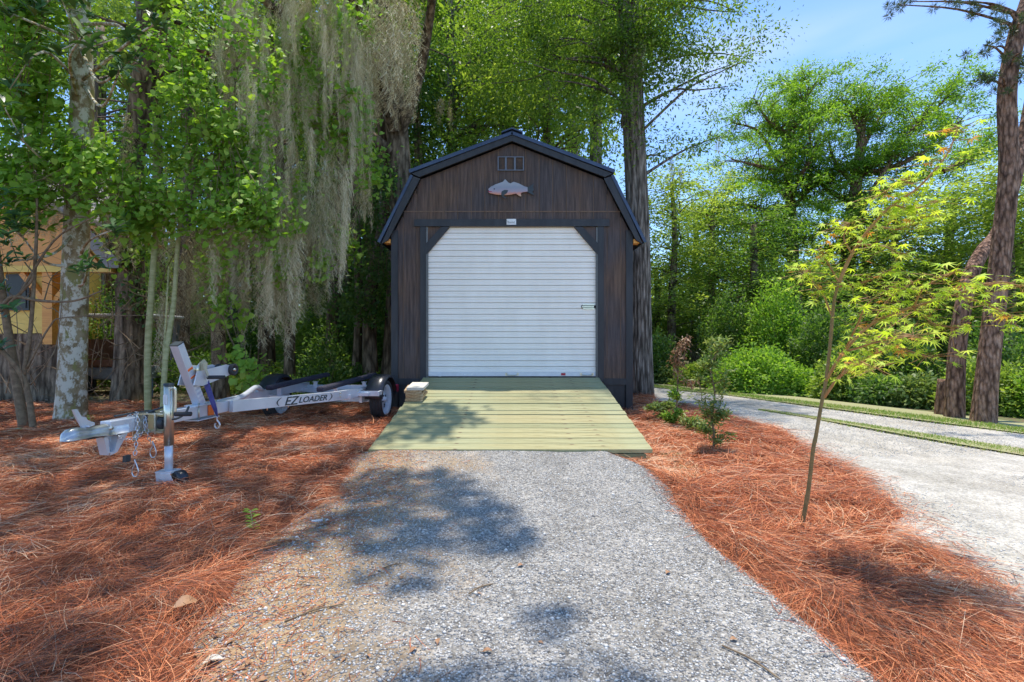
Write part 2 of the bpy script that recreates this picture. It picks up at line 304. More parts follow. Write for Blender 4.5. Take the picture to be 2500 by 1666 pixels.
M['rock'] = noisy('grey_rock', two((0.2, 0.19, 0.18), (0.42, 0.4, 0.38)), 12, 0.9, 0, 0.6, 0.01)
M['dryleaf'] = noisy('dry_leaf', two((0.26, 0.12, 0.055), (0.46, 0.26, 0.13)), 14, 0.6, 0, 0.4, 0.004)
def fishmat():
    m, n, b, o = newmat('painted_fish'); c = n.nodes.new('ShaderNodeTexCoord'); s = n.nodes.new('ShaderNodeSeparateXYZ'); n.links.new(c.outputs['Object'], s.inputs[0])
    ad = n.nodes.new('ShaderNodeMath'); ad.operation = 'MULTIPLY_ADD'; ad.inputs[1].default_value = 3.6; ad.inputs[2].default_value = 0.55; n.links.new(s.outputs[2], ad.inputs[0])
    a2 = n.nodes.new('ShaderNodeMath'); a2.operation = 'MULTIPLY_ADD'; a2.inputs[1].default_value = 0.25; n.links.new(noise(n, coords(n, (4, 1, 8)), 4), a2.inputs[0]); n.links.new(ad.outputs[0], a2.inputs[2])
    n.links.new(ramp(n, a2.outputs[0], [(0.34, (0.6, 0.42, 0.28)), (0.46, (0.62, 0.26, 0.18)), (0.6, (0.36, 0.3, 0.36)), (0.8, (0.26, 0.28, 0.34)), (1, (0.32, 0.34, 0.38))]), b.inputs['Base Color'])
    b.inputs['Roughness'].default_value = 0.5; return m
M['fish'] = fishmat()

# ------------------------------------------------------------------ ground layout
DR_L = [(-3.0, -0.9), (1.2, -0.95), (1.5, -1.0), (1.76, -1.18), (2.02, -1.16), (2.27, -1.26), (2.6, -1.3), (3.02, -1.21), (3.53, -1.14), (4.2, -1.25), (4.6, -1.3)]
DR_R = [(-3.0, 1.5), (1.2, 1.3), (1.5, 1.225), (1.84, 1.17), (2.23, 1.137), (2.67, 1.10), (3.19, 1.10), (3.7, 1.14), (4.07, 1.12), (4.4, 0.96), (4.6, 0.95)]
BED_R = [(-3.0, 1.6), (1.3, 1.85), (1.87, 1.98), (2.16, 2.13), (2.49, 2.23), (2.99, 2.40), (3.71, 2.70), (4.72, 2.92), (5.4, 3.1), (5.84, 3.19), (6.4, 3.17), (6.95, 3.07), (7.58, 2.89), (8.4, 2.5), (9.85, 2.68), (11, 2.9), (16, 3.0)]
RD_R = [(-3.0, 7.6), (3.0, 6.9), (5.5, 5.83), (7.15, 5.15), (9.2, 4.29), (11.2, 3.15), (12.5, 2.2), (16, -0.2)]
def interp(tbl, y): return np.interp(y, [t[0] for t in tbl], [t[1] for t in tbl])
def wob(x, y): return (vn(x, y, 2.3, 5) - 0.5) * 0.14 + (vn(x, y, 7, 6) - 0.5) * 0.06
def h_drive(x, y):
    rise = np.clip((np.asarray(y, float) - 2.4) / 2.0, 0, 1) ** 1.6 * 0.055
    e = np.minimum(x - interp(DR_L, y), interp(DR_R, y) - x)
    return rise - np.clip((0.10 - e) / 0.32, 0, 1) * np.where(np.asarray(x) > 0, 0.16, 0.05) + (vn(x, y, 2.1, 3) - 0.5) * 0.02 + (vn(x, y, 9, 4) - 0.5) * 0.006
def h_mulch(x, y, side):
    x = np.asarray(x, float); y = np.asarray(y, float)
    if side < 0: e = np.where(y < 4.42, interp(DR_L, y) - x, np.where(y < 7.3, -1.22 - x, -1.9 - x)) + wob(x, y)
    else:
        e = np.minimum(np.where(y < 4.45, x - interp(DR_R, y), np.where(y < 7.3, x - 1.15, x - 1.75)), interp(BED_R, y) - x) + wob(x, y)
    b = np.clip((e + 0.06) / 0.22, 0, 1); b = b * b * (3 - 2 * b)
    base = -0.05 + b * 0.07
    if side > 0: base = base - 0.105 * np.exp(-(((x - 1.35) / 0.5) ** 2 + ((y - 4.4) / 0.8) ** 2))
    lump = (vn(x, y, 1.7, 11) - 0.5) * 0.05 + (vn(x, y, 5, 12) - 0.5) * 0.045 + (vn(x, y, 14, 13) - 0.5) * 0.018
    return base + lump * b
def grid(name, xs_l, xs_r, ys, nx, hf, mat, kind='structure'):
    ys = np.asarray(ys); t = np.linspace(0, 1, nx); Y = np.repeat(ys[:, None], nx, 1)
    Lx = np.array([xs_l(y) for y in ys])[:, None]; Rx = np.array([xs_r(y) for y in ys])[:, None]
    X = Lx + (Rx - Lx) * t[None, :]; Z = hf(X, Y); V = np.stack([X, Y, Z], -1).reshape(-1, 3)
    i = np.arange(len(ys) - 1)[:, None] * nx + np.arange(nx - 1)[None, :]
    F = np.stack([i, i + 1, i + 1 + nx, i + nx], -1).reshape(-1, 4)
    o = mesh_np(name, V, F, mat, smooth=True); o['kind'] = kind; return o
def gh(x, y):
    x = np.asarray(x, float); y = np.asarray(y, float)
    far = np.clip((np.hypot(x, y) - 12) / 30, 0, 1)
    return -0.055 + (vn(x, y, 0.25, 2) - 0.5) * 0.5 * far - np.clip(x - 7.5, 0, 60) * 0.02
lin = np.concatenate([np.linspace(-600, -60, 10), np.linspace(-50, 60, 111), np.linspace(70, 900, 14)])
gx = np.concatenate([np.linspace(-600, -60, 10), np.linspace(-50, 50, 101), np.linspace(60, 600, 10)])
GX, GY = np.meshgrid(gx, lin); GV = np.stack([GX, GY, gh(GX, GY)], -1).reshape(-1, 3)
ii = np.arange(len(lin) - 1)[:, None] * len(gx) + np.arange(len(gx) - 1)[None, :]
g = mesh_np('ground', GV, np.stack([ii, ii + 1, ii + 1 + len(gx), ii + len(gx)], -1).reshape(-1, 4), M['ground'], smooth=True); g['kind'] = 'structure'
grid('gravel_driveway', lambda y: interp(DR_L, y) - 0.5, lambda y: interp(DR_R, y) + 0.25, np.arange(-3, 4.62, 0.05), 90, h_drive, M['gravel'])
grid('pine_straw_bed', lambda y: -13.0, lambda y: -0.7 if y < 4.42 else (-1.1 if y < 7.2 else -1.75), np.arange(-3, 8.3, 0.06), 200, lambda x, y: h_mulch(x, y, -1) - 0.1 * np.clip((y - 7.4 - vn(x, y, 0.8, 31)) / 0.9, 0, 1), M['mulch'])
grid('pine_straw_bed', lambda y: 0.7 if y < 4.5 else (1.0 if y < 7.2 else 1.7), lambda y: interp(BED_R, y) + 0.3, np.arange(-3, 12, 0.05), 60, lambda x, y: h_mulch(x, y, 1), M['mulch'])
grid('gravel_road', lambda y: interp(BED_R, y) - 0.25, lambda y: interp(RD_R, y) + 0.15, np.arange(-3, 13.0, 0.1), 60, lambda x, y: -0.006 + (vn(x, y, 1.2, 8) - .5) * 0.02 - 0.06 * (np.clip((x - interp(RD_R, y) - .0) / .15, 0, 1)), M['road'])

# ------------------------------------------------------------------ stuff: straw, stones, grass
def ribbons(name, X, Y, Z, ang, length, width, mat, v, rng, lift=0.02, curl=0.5, seg=3, pitch=0.18, kind='stuff'):
    n = len(X); k = seg + 1; V = np.zeros((n, k, 2, 3)); a = ang.copy(); x, y = X.copy(), Y.copy()
    pz = rng.normal(0, pitch, n); z = Z + rng.random(n) * lift; c = rng.normal(0, curl, n); roll = rng.normal(0, 0.7, n)
    for i in range(k):
        wv = width * (1 - 0.55 * i / seg)
        V[:, i, 0] = np.stack([x - np.sin(a) * wv * np.cos(roll), y + np.cos(a) * wv * np.cos(roll), z - np.sin(roll) * wv], -1)
        V[:, i, 1] = np.stack([x + np.sin(a) * wv * np.cos(roll), y - np.cos(a) * wv * np.cos(roll), z + np.sin(roll) * wv], -1)
        st = length / seg; x = x + np.cos(a) * st; y = y + np.sin(a) * st; z = z + np.sin(pz) * st; a = a + c / seg; pz = pz - 0.12
    b = np.arange(n)[:, None] * (2 * k) + np.arange(seg)[None, :] * 2
    F = np.stack([b, b + 1, b + 3, b + 2], -1).reshape(-1, 4)
    o = mesh_np(name, V.reshape(-1, 3), F, mat, np.repeat(v, 2 * k)); o['kind'] = kind; return o
def straw(side, n, x0, x1, y0, y1, seed):
    rng = np.random.default_rng(seed)
    yy = y0 + (y1 - y0) * rng.random(n * 3) ** 1.55; xx = x0 + (x1 - x0) * rng.random(n * 3)
    vis = np.abs(xx) < yy * 1.16 + 0.3
    if side < 0: e = np.where(yy < 4.42, interp(DR_L, yy) - xx, np.where(yy < 7.3, -1.3 - xx, -2.0 - xx)) + wob(xx, yy)
    else: e = np.minimum(np.where(yy < 4.45, xx - interp(DR_R, yy), np.where(yy < 7.3, xx - 1.2, xx - 1.8)), interp(BED_R, yy) - xx) + wob(xx, yy)
    ok = vis & (rng.random(len(xx)) < np.clip((e + 0.09) / 0.16, 0.0, 1)); xx, yy = xx[ok][:n], yy[ok][:n]; n = len(xx)
    a = vn(xx, yy, 1.3, seed + 1) * 9 + vn(xx, yy, 4, seed + 2) * 3 + rng.normal(0, 0.55, n) + (rng.random(n) < 0.2) * rng.random(n) * 6
    z = h_mulch(xx, yy, side); near = np.clip(yy / 3, 0.6, 3)
    v = np.clip(rng.normal(0.56, 0.27, n) + (vn(xx, yy, 2.2, seed + 4) - 0.5) * 0.6 + (vn(xx, yy, 9, seed + 5) - .5) * .3, 0, 1)
    L = rng.uniform(0.10, 0.24, n); wdt = rng.uniform(0.0007, 0.0015, n) * near ** 0.85
    ribbons('pine_straw', xx, yy, z + 0.004, a, L, wdt, M['needle'], v, rng, 0.035, 0.55)
straw(-1, 125000, -9.5, -0.9, 0.9, 8.0, 21)
straw(1, 60000, 1.0, 3.4, 0.9, 10.5, 22)
def stones(name, n, xl, xr, y0, y1, hf, smin, smax, seed, vlo, vhi, pw=1.5):
    rng = np.random.default_rng(seed); y = y0 + (y1 - y0) * rng.random(n) ** pw; l = xl(y); r = xr(y); x = l + (r - l) * rng.random(n)
    ok = np.abs(x) < y * 1.12 + .2; x, y = x[ok], y[ok]; n = len(x)
    t = np.array([(1, 0, 0), (-1, 0, 0), (0, 1, 0), (0, -1, 0), (0, 0, 1), (0, 0, -1)], float)
    F0 = np.array([(0, 2, 4), (2, 1, 4), (1, 3, 4), (3, 0, 4), (2, 0, 5), (1, 2, 5), (3, 1, 5), (0, 3, 5)])
    s = rng.uniform(smin, smax, n)[:, None] * np.stack([rng.uniform(.7, 1.3, n), rng.uniform(.7, 1.3, n), rng.uniform(.4, .8, n)], -1)
    th = rng.random(n) * 6.28; P = t[None] * s[:, None, :] * (1 + rng.normal(0, .15, (n, 6, 1)))
    X = P[..., 0] * np.cos(th)[:, None] - P[..., 1] * np.sin(th)[:, None]; Y = P[..., 0] * np.sin(th)[:, None] + P[..., 1] * np.cos(th)[:, None]
    V = np.stack([X + x[:, None], Y + y[:, None], P[..., 2] + (hf(x, y) + smin * .2)[:, None]], -1).reshape(-1, 3)
    F = (np.arange(n)[:, None, None] * 6 + F0[None]).reshape(-1, 3)
    o = mesh_np(name, V, F, M['stone'], np.repeat(np.clip(rng.uniform(vlo, vhi, n), 0, 1), 6)); o['kind'] = 'stuff'
stones('loose_gravel', 66000, lambda y: interp(DR_L, y) - .2, lambda y: interp(DR_R, y) + .09, 1.2, 4.45, h_drive, 0.0028, 0.0062, 31, 0.05, 1.0)
stones('loose_gravel', 26000, lambda y: interp(BED_R, y) - .03, lambda y: interp(RD_R, y), 1.2, 7.5, lambda x, y: x * 0 - .004, 0.003, 0.007, 32, 0.55, 1.15, 1.6)
stones('loose_gravel', 900, lambda y: interp(DR_L, y) - .25, lambda y: interp(DR_R, y) + .1, 1.3, 4.4, h_drive, 0.007, 0.012, 33, 0.2, 1.1)
# scattered straw and bark bits that spill on the gravel
rng = np.random.default_rng(5); n = 2600
n = 4200; y = 1.2 + 3.4 * rng.random(n) ** 1.2; side = rng.random(n) < 0.7
x = np.where(side, interp(DR_L, y) + np.abs(rng.normal(0, 0.28, n)), interp(DR_R, y) - np.abs(rng.normal(0, 0.05, n)))
ribbons('pine_straw', x, y, h_drive(x, y) + 0.003, rng.random(n) * 6.28, rng.uniform(.03, .16, n), rng.uniform(.0008, .0016, n), M['needle'], np.clip(rng.normal(.35, .25, n), 0, 1), rng, 0.004, 0.5, pitch=0.02)
n = 900; y = 1.3 + 6 * rng.random(n); x = interp(BED_R, y) + np.abs(rng.normal(0, .12, n))
ribbons('pine_straw', x, y, x * 0 + 0.006, rng.random(n) * 6.28, rng.uniform(.05, .16, n), rng.uniform(.001, .0018, n), M['needle'], rng.random(n), rng, 0.004, 0.5, pitch=0.02)
# leaf litter on the forest floor behind the trailer
n = 16000; y = 7.0 + 20 * rng.random(n) ** 1.6; x = -1.9 - rng.random(n) * (y * 1.1)
th = rng.random(n) * 6.28; L = rng.uniform(.03, .075, n); D = np.stack([np.cos(th), np.sin(th), rng.normal(0, .25, n)], -1); N = np.stack([rng.normal(0, .3, n), rng.normal(0, .3, n), np.ones(n)], -1)
M['litter'] = attrmat('leaf_litter', [(0, (0.1, 0.06, 0.035)), (0.6, (0.26, 0.17, 0.1)), (1, (0.5, 0.38, 0.27))], 0.8)
def unit(a): return a / np.maximum(np.linalg.norm(a, axis=-1, keepdims=True), 1e-6)
DIA = np.array([(0, 0, 0), (.45, .5, .10), (1, 0, -.06), (.45, -.5, .10)])
OVAL = np.array([(0, 0, 0), (.22, .38, .08), (.62, .46, .08), (1, 0, -.1), (.62, -.46, .08), (.22, -.38, .08)])
LANCE = np.array([(0, 0, 0), (.25, .36, .10), (.5, .5, .12), (.78, .36, .06), (1, 0, -.08), (.78, -.36, .06), (.5, -.5, .12), (.25, -.36, .10)])
HEART = np.array([(0, 0, 0), (-.14, .26, .04), (.1, .52, .06), (.55, .42, .02), (1, 0, -.12), (.55, -.42, .02), (.1, -.52, .06), (-.14, -.26, .04)])
def palm():
    p = []
    for i, (a, r) in enumerate([(-110, .45), (-68, .82), (-34, 1.0), (0, 1.12), (34, 1.0), (68, .82), (110, .45)]):
        p.append((math.cos(R(a)) * r, math.sin(R(a)) * r, -.16 * r * r))
        if i < 6:
            b = [-89, -51, -17, 17, 51, 89][i]; p.append((math.cos(R(b)) * .28, math.sin(R(b)) * .28, 0))
    p.append((-.06, 0, 0)); return np.array(p)
PALM = palm()
def leaves(name, P, D, N, L, W, tpl, mat, v, parent=None):
    D = unit(D); N = unit(N - D * np.sum(N * D, -1, keepdims=True)); S = np.cross(D, N); L = np.asarray(L)[:, None, None]; W = np.asarray(W)[:, None, None]
    V = P[:, None] + L * tpl[None, :, 0:1] * D[:, None] + W * tpl[None, :, 1:2] * S[:, None] + L * tpl[None, :, 2:3] * N[:, None]
    k = len(tpl); F = np.arange(len(P) * k).reshape(-1, k)
    return mesh_np(name, V.reshape(-1, 3), F, mat, np.repeat(np.clip(v, 0, 1), k), parent)
P = np.stack([x, y, gh(x, y) + 0.02 + rng.random(n) * .03], -1)
leaves('leaf_litter', P, D, N, L, L * .5, OVAL, M['litter'], rng.random(n))['kind'] = 'stuff'

def blades(name, tbl_l, tbl_r, ys, n, hgt, seed, dry=0.2):
    rng = np.random.default_rng(seed); y = ys[0] + (ys[1] - ys[0]) * rng.random(n); t = rng.random(n); l, r = tbl_l(y), tbl_r(y)
    x = l + (r - l) * t + rng.normal(0, .035, n); e = np.minimum(t, 1 - t) * np.abs(r - l); keep = rng.random(n) < np.clip(e / .05 + .3, 0, 1); x, y, e = x[keep], y[keep], e[keep]; m = len(x)
    P = np.stack([x, y, np.full(m, -.02)], -1); D = np.stack([rng.normal(0, .35, m), rng.normal(0, .35, m), np.ones(m)], -1); th = rng.random(m) * 6.28
    N = np.stack([np.cos(th), np.sin(th), np.zeros(m)], -1); H = hgt * rng.uniform(.5, 1.2, m) * np.clip(.5 + e / .15, 0, 1)
    v = rng.random(m) * .6 + (e < .08) * .5 * rng.random(m) + (vn(x, y, 1.5, seed) - .4) * .6; o = leaves(name, P, D, N, H + .02, np.full(m, .009), DIA, M['grass'], v); o['kind'] = 'stuff'; return o
MED_N = [(4.0, 4.75), (4.48, 4.69), (5.1, 4.55), (5.93, 4.27), (6.8, 4.0), (7.5, 3.84)]
MED_W = [(3.0, .5), (4.48, .36), (6.0, .28), (7.0, .12), (7.6, .02)]
ys = np.arange(0.5, 7.6, 0.1)
def med_l(y): return np.interp(y, [0.5, 3, 4.48, 5.1, 5.93, 6.8, 7.5], [5.9, 5.15, 4.69, 4.50, 4.27, 4.02, 3.82])
def med_r(y): return med_l(y) + np.interp(y, [0, 3.0, 4.48, 6.0, 7.0, 7.6], [.6, .5, .38, .28, .13, .02])
grid('grass_median', lambda y: med_l(y), lambda y: med_r(y), ys, 8, lambda x, y: 0.012 + x * 0, M['soil'])
blades('grass', med_l, med_r, (0.6, 7.5), 14000, .035, 41)
grid('grass_verge', lambda y: interp(RD_R, y) - .02, lambda y: interp(RD_R, y) + 1.3, np.arange(-1, 13.0, .2), 8, lambda x, y: 0.014 - .05 * np.clip((x - interp(RD_R, y) - .7), 0, 1), M['soil'])
blades('grass', lambda y: interp(RD_R, y) - .03, lambda y: interp(RD_R, y) + .5, (3.5, 12.8), 22000, .05, 42)

# ------------------------------------------------------------------ trees
def clumps(rng, blobs, nc):
    C = []; wts = np.array([b[6] if len(b) > 6 else b[3] * b[4] * b[5] for b in blobs], float); wts /= wts.sum()
    for i in rng.choice(len(blobs), nc, p=wts):
        b = blobs[i]; d = rng.normal(size=3); d /= np.linalg.norm(d); r = rng.random() ** 0.42
        C.append((b[0] + d[0] * b[3] * r, b[1] + d[1] * b[4] * r, b[2] + d[2] * b[5] * r))
    return np.array(C)
def foliage(name, C, per, csz, lsz, asp, mat, rng, parent, tpl=DIA, flat=0.6, droop=0.2, vb=0.5, vs_=0.25, updir=1.0, outc=None):
    n = len(C) * per; idx = np.repeat(np.arange(len(C)), per); sz = csz * rng.uniform(.6, 1.35, len(C))[idx]
    off = rng.normal(size=(n, 3)); off[:, 2] *= flat; off *= (np.abs(rng.normal(0, .55, n)) + .12)[:, None] / np.maximum(np.linalg.norm(off, axis=1), .3)[:, None] * 1.3
    P = C[idx] + off * sz[:, None]; D = unit(off) + rng.normal(0, .5, (n, 3)); D[:, 2] -= droop
    N = rng.normal(0, .55, (n, 3)); N[:, 2] += updir; L = lsz * rng.uniform(.6, 1.3, n)
    v = vb + rng.normal(0, vs_ * .6, len(C))[idx] + rng.normal(0, vs_ * .6, n)
    return leaves(name, P, D, N, L, L * asp, tpl, mat, v, parent)
def trunk_mb(path, r0, r1, flare=1.5, n=14, sub=5, rough=.07, seed=0, pw=1.0):
    P = smooth_path(path, sub); m = len(P); rad = []
    for i in range(m):
        t = i / (m - 1); r = r0 + (r1 - r0) * t ** pw; r *= 1 + (flare - 1) * math.exp(-t * 14 if m > 8 else -t * 9); rad.append(r)
    return MB().tube(P, rad, n, rough=rough, seed=seed), P, rad
def limbs(mb, P, rad, targets, rng, k=.35, rmin=.008, n=6, lo=.35, rmax=.1, sag=0.0):
    H = [p.z for p in P]
    for c in targets:
        c = Vector(c); zt = c.z - abs(rng.normal(.45, .25)) * (Vector((c.x, c.y, 0)) - Vector((P[-1].x, P[-1].y, 0))).length * .55
        i = min(range(int(len(P) * lo), len(P)), key=lambda j: abs(H[j] - zt)); a = P[i]; d = c - a
        m1 = a + d * .35 + Vector((rng.normal(0, .06), rng.normal(0, .06), .10 - sag)) * d.length; m2 = a + d * .7 + Vector((rng.normal(0, .06), rng.normal(0, .06), .07 - sag)) * d.length
        r = min(rmax, rad[i] * k); Q = smooth_path([a, m1, m2, c], 3); mb.tube(Q, [r + (rmin - r) * (j / (len(Q) - 1)) ** .7 for j in range(len(Q))], n, cap=False)
def tree(name, label, cat, path, r0, r1, blobs, nc, per, csz, lsz, asp, lm, bm, seed, group=None, tpl=DIA, nl=18, flat=.6, droop=.2, flare=1.5, updir=1.0, vb=.5, k=.35, lo=.35, rmax=.1, tn=14, extra=None):
    rng = np.random.default_rng(seed); base = Vector(path[0]); e = empty(name, base, label, cat, group)
    loc = [Vector(p) - base for p in path]; mb, P, rad = trunk_mb(loc, r0, r1, flare, tn, 5, .06, seed)
    B = [(b[0] - base.x, b[1] - base.y, b[2] - base.z) + tuple(b[3:]) for b in blobs]; C = clumps(rng, B, nc)
    sel = C[rng.permutation(len(C))[:nl]]; limbs(mb, P, rad, sel, rng, k=k, lo=lo, rmax=rmax)
    if extra: extra(mb, P, rad, rng)
    t = mb.build('trunk', bm, e); foliage('crown', C, per, csz, lsz, asp, lm, rng, e, tpl, flat, droop, vb, .25, updir); return e

BUSHQ = []
# -- big oak beside the shed
tree('oak_tree', 'tall furrowed grey oak trunk rising right beside the shed, crown over the roof', 'tree',
     [(2.50, 9.4, -.15), (2.47, 9.4, 1.5), (2.45, 9.4, 3.2), (2.38, 9.4, 5), (2.25, 9.4, 8), (2.2, 9.5, 11)], .235, .19,
     [(2.0, 9.6, 7.2, 1.7, 1.4, 1.3), (3.9, 9.4, 7.4, 1.35, 1.3, 1.1), (3.6, 9.2, 6.0, 1.0, .9, .7), (1.0, 9.8, 6.6, 1.2, 1.1, 1.0), (2.4, 9.3, 8.8, 3.0, 1.8, 1.0), (2.25, 8.85, 6.7, 1.0, .35, .9, 2.4), (2.1, 8.9, 5.2, .5, .3, .6, .5), (0.0, 10.2, 7.6, 1.6, 1.5, 1.2), (3.3, 9.6, 5.0, .75, .7, .5), (4.7, 9.3, 6.9, .6, .6, .3)],
     430, 90, .36, .075, .42, M['oakleaf'], M['oakbark'], 101, nl=70, vb=.42, k=.2, lo=.4, rmax=.035, flare=1.15, tn=22)
# -- moss-hung live oak whose crown spreads over the trailer (casts the dappled shade)
rng = np.random.default_rng(77)
oak = empty('live_oak', (-2.35, 9.8, -.05), 'large dark live oak draped in Spanish moss left of the shed', 'tree')
mb, P, rad = trunk_mb([(0, 0, -.1), (.05, 0, 2), (.1, -.05, 4), (0, -.2, 6), (-.3, -.6, 8.4), (-.5, -1, 11)], .25, .17, 1.4, 18, 5, .09, 3)
base = Vector((-2.35, 9.8, -.05))
for q in ([(-2.3, 9.5, 5.2), (-2.6, 8.4, 6.6), (-2.8, 6.5, 7.3), (-2.6, 4.5, 7.4), (-1.8, 2.8, 7.3), (-.6, 2.4, 7.1)], [(-2.4, 9.5, 5.6), (-4, 8.6, 6.8), (-5.2, 6.5, 7.4), (-6, 4, 7.6), (-6.5, 2, 7.5)],
          [(-2.4, 9.6, 4.8), (-3.6, 9.2, 5.6), (-5.2, 8.8, 6.2), (-7.2, 8.2, 6.6)], [(-2.35, 9.7, 5.0), (-1.7, 8.9, 6.0), (-1.2, 7.6, 7.0), (-1.0, 6.2, 7.3)], [(-2.8, 6.5, 7.3), (-1.9, 5.0, 7.5), (-.9, 4.4, 7.2)]):
    Q = smooth_path([Vector(p) - base for p in q], 5); mb.tube(Q, [.13 - .1 * i / (len(Q) - 1) for i in range(len(Q))], 8, cap=False, rough=.06)
def shade(zc, gx, gy): return (gx + .05 * zc, gy + .19 * zc)
HOLES = [(-1.76, 4.07, .27), (-2.1, 6.1, .22), (-1.05, 1.75, .34), (-.65, 1.5, .3), (-3.3, 5.2, .14), (-1.1, 2.25, .16), (-1.0, 4.25, .2), (-2.6, 4.6, .12), (-4.4, 3.6, .1), (-3.2, 2.4, .07)]
PATCH = [(-.58, 2.95, .55, .62), (-.9, 3.55, .38, .32), (-.02, 2.62, .2, .2), (-.25, 3.1, .2, .12), (-.55, 3.7, .16, .2), (-.95, 5.35, .5, .42), (-.65, 5.1, .35, .18), (-.95, 4.75, .35, .3), (.13, 1.84, .13, .08), (-.12, 1.46, .26, .10), (.3, 1.5, .16, .08), (-.5, 2.15, .2, .08), (-1.1, 2.7, .3, .3)]
n = 62000; gxs = -9.5 + 10.6 * rng.random(n); gys = .2 + 8.6 * rng.random(n); edge = -1.32 + (vn(gys, gys * 0, 1.5, 9) - .5) * .35
keep = gxs < edge - np.abs(rng.normal(0, .08, n)); keep |= False
for (a, b, r_, s_) in PATCH:
    q = ((gxs - a) / r_) ** 2 + ((gys - b) / s_) ** 2; keep |= q < (1 + rng.normal(0, .3, n)) * (.55 + .8 * vn(gxs, gys, 5, 17))
keep &= ~((vn(gxs, gys, 2.2, 14) < .2) & (rng.random(n) < .8)); keep &= ~((gys > 4.8) & (vn(gxs, gys, 1.6, 15) < .74) & (gxs < -1.4))
keep &= ~((gxs < -1.5) & (rng.random(n) < .42))
for (a, b, r_) in HOLES: keep &= ((gxs - a) ** 2 + (gys - b) ** 2) > r_ * r_ * (.7 + .6 * vn(gxs, gys, 6, 18))
gxs, gys = gxs[keep], gys[keep]; n = len(gxs); zc = 7.1 + (vn(gxs, gys, .8, 19) - .5) * 1.2 + rng.normal(0, .12, n)
Pc = np.stack([gxs + .05 * zc - base.x, gys + .19 * zc - base.y, zc - base.z], -1); oldn = n
C = clumps(rng, [(-4.6 - base.x, -1.2, 7.4, 3.6, 1.6, 1.6), (-1.4, -.6, 8.3, 2.5, 1.4, 1.3), (-6.4, -1.4, 6.8, 2.2, 1.2, 1.2)], 90)
idx = np.repeat(np.arange(len(C)), 70); Pk = C[idx] + rng.normal(0, .26, (len(idx), 3)); Pk = Pk[Pk[:, 0] + base.x < -.9]
Pc = np.concatenate([Pc, Pk]); n = len(Pc)
D = rng.normal(0, .6, (n, 3)); D[:, 2] -= .2; N = rng.normal(0, .4, (n, 3)); N[:, 2] += 1.2; L = rng.uniform(.09, .15, n)
crown = leaves('crown', Pc, D, N, L, L * .6, DIA, M['oakleaf'], rng.normal(.4, .2, n), oak)
mb.build('trunk', M['darkbark'], oak)

# -- lichen trunk at left with magnolia whorls
def whorl(rng, c, ax, nleaf, L, lst):
    ax = Vector(ax).normalized(); u = ax.orthogonal().normalized(); w_ = ax.cross(u); a0 = rng.random() * 6
    for i in range(nleaf):
        a = a0 + i * 2.4; d = (u * math.cos(a) + w_ * math.sin(a)) * (1.0) + ax * rng.uniform(.05, .8); nn = ax * 1.2 - d * .2
        lst.append((c + ax * rng.uniform(-.06, .05), d, nn, L * rng.uniform(.7, 1.15), rng.normal(.45, .22)))
def whorl_mesh(lst, parent, name='crown', asp=.36, mat=None):
    a = np.array
    return leaves(name, a([tuple(q[0]) for q in lst]), a([tuple(q[1]) for q in lst]), a([tuple(q[2]) for q in lst]), a([q[3] for q in lst]), a([q[3] * asp for q in lst]), LANCE, mat or M['magn'], a([q[4] for q in lst]), parent)
rng = np.random.default_rng(12)
tb = px(172, 1035, 6.2); tb.z = -.02
mag = empty('magnolia_tree', tb, 'thick pale lichen-spotted magnolia trunk at the left edge behind the trailer tongue', 'tree')
path = [Vector((tb.x, tb.y, -.12)), px(178, 900, 6.2), px(185, 650, 6.2), px(192, 420, 6.2), px(200, 250, 6.2), px(197, 90, 6.2), px(190, -150, 6.2), px(180, -500, 6.2)]
mb, P, rad = trunk_mb([p - tb for p in path], .15, .10, 1.3, 20, 5, .03, 5)
lst = []
BR = [[px(190, 640, 6.2), px(215, 590, 5.9), px(280, 560, 5.6)], [px(197, 120, 6.1), px(240, 200, 5.2), px(300, 165, 4.6)], [px(190, 240, 6.2), px(170, 150, 5.2), px(200, 90, 4.5)], [px(197, 60, 6.2), px(280, 60, 5), px(320, 90, 4.5)],
      [px(197, 200, 6.2), px(320, 100, 5), px(382, 55, 4.6)], [px(190, 200, 6.2), px(120, 130, 5.2), px(60, 150, 4.8)], [px(190, 100, 6.2), px(90, 60, 5.2), px(20, 30, 4.8)], [px(188, 700, 6.2), px(205, 690, 5.9), px(218, 640, 5.6)],
      [px(190, 420, 6.2), px(120, 400, 5.8), px(40, 330, 5.2)], [px(188, 650, 6.2), px(110, 640, 5.9), px(40, 560, 5.6)], [px(188, 560, 6.2), px(130, 620, 5.8), px(20, 640, 5.4)], [px(197, 200, 6.2), px(250, 260, 5.4), px(300, 150, 4.9)], [px(197, 0, 6.2), px(150, -20, 5.2), px(100, 20, 4.8)]]
for b_ in BR:
    q = smooth_path([p - tb for p in b_], 5); mb.tube(q, [.022 - .014 * i / (len(q) - 1) for i in range(len(q))], 6, cap=False)
    for k_ in range(3):
        c = q[-1] + Vector((rng.normal(0, .13), rng.normal(0, .1), rng.normal(0, .13))) * (k_ > 0); whorl(rng, c, (rng.normal(0, .3), -.35, .8), 9, .17 if b_[-1].y < 5 else .15, lst)
        if k_: mb.tube([q[-2], c], .006, 5)
for k_ in range(60):
    c = px(rng.uniform(-40, 260), rng.uniform(-80, 40), rng.uniform(4.9, 6.5)) - tb; whorl(rng, c, (rng.normal(0, .3), -.4, .7), 9, .15, lst)
mb.build('trunk', M['lichen'], mag); whorl_mesh(lst, mag)

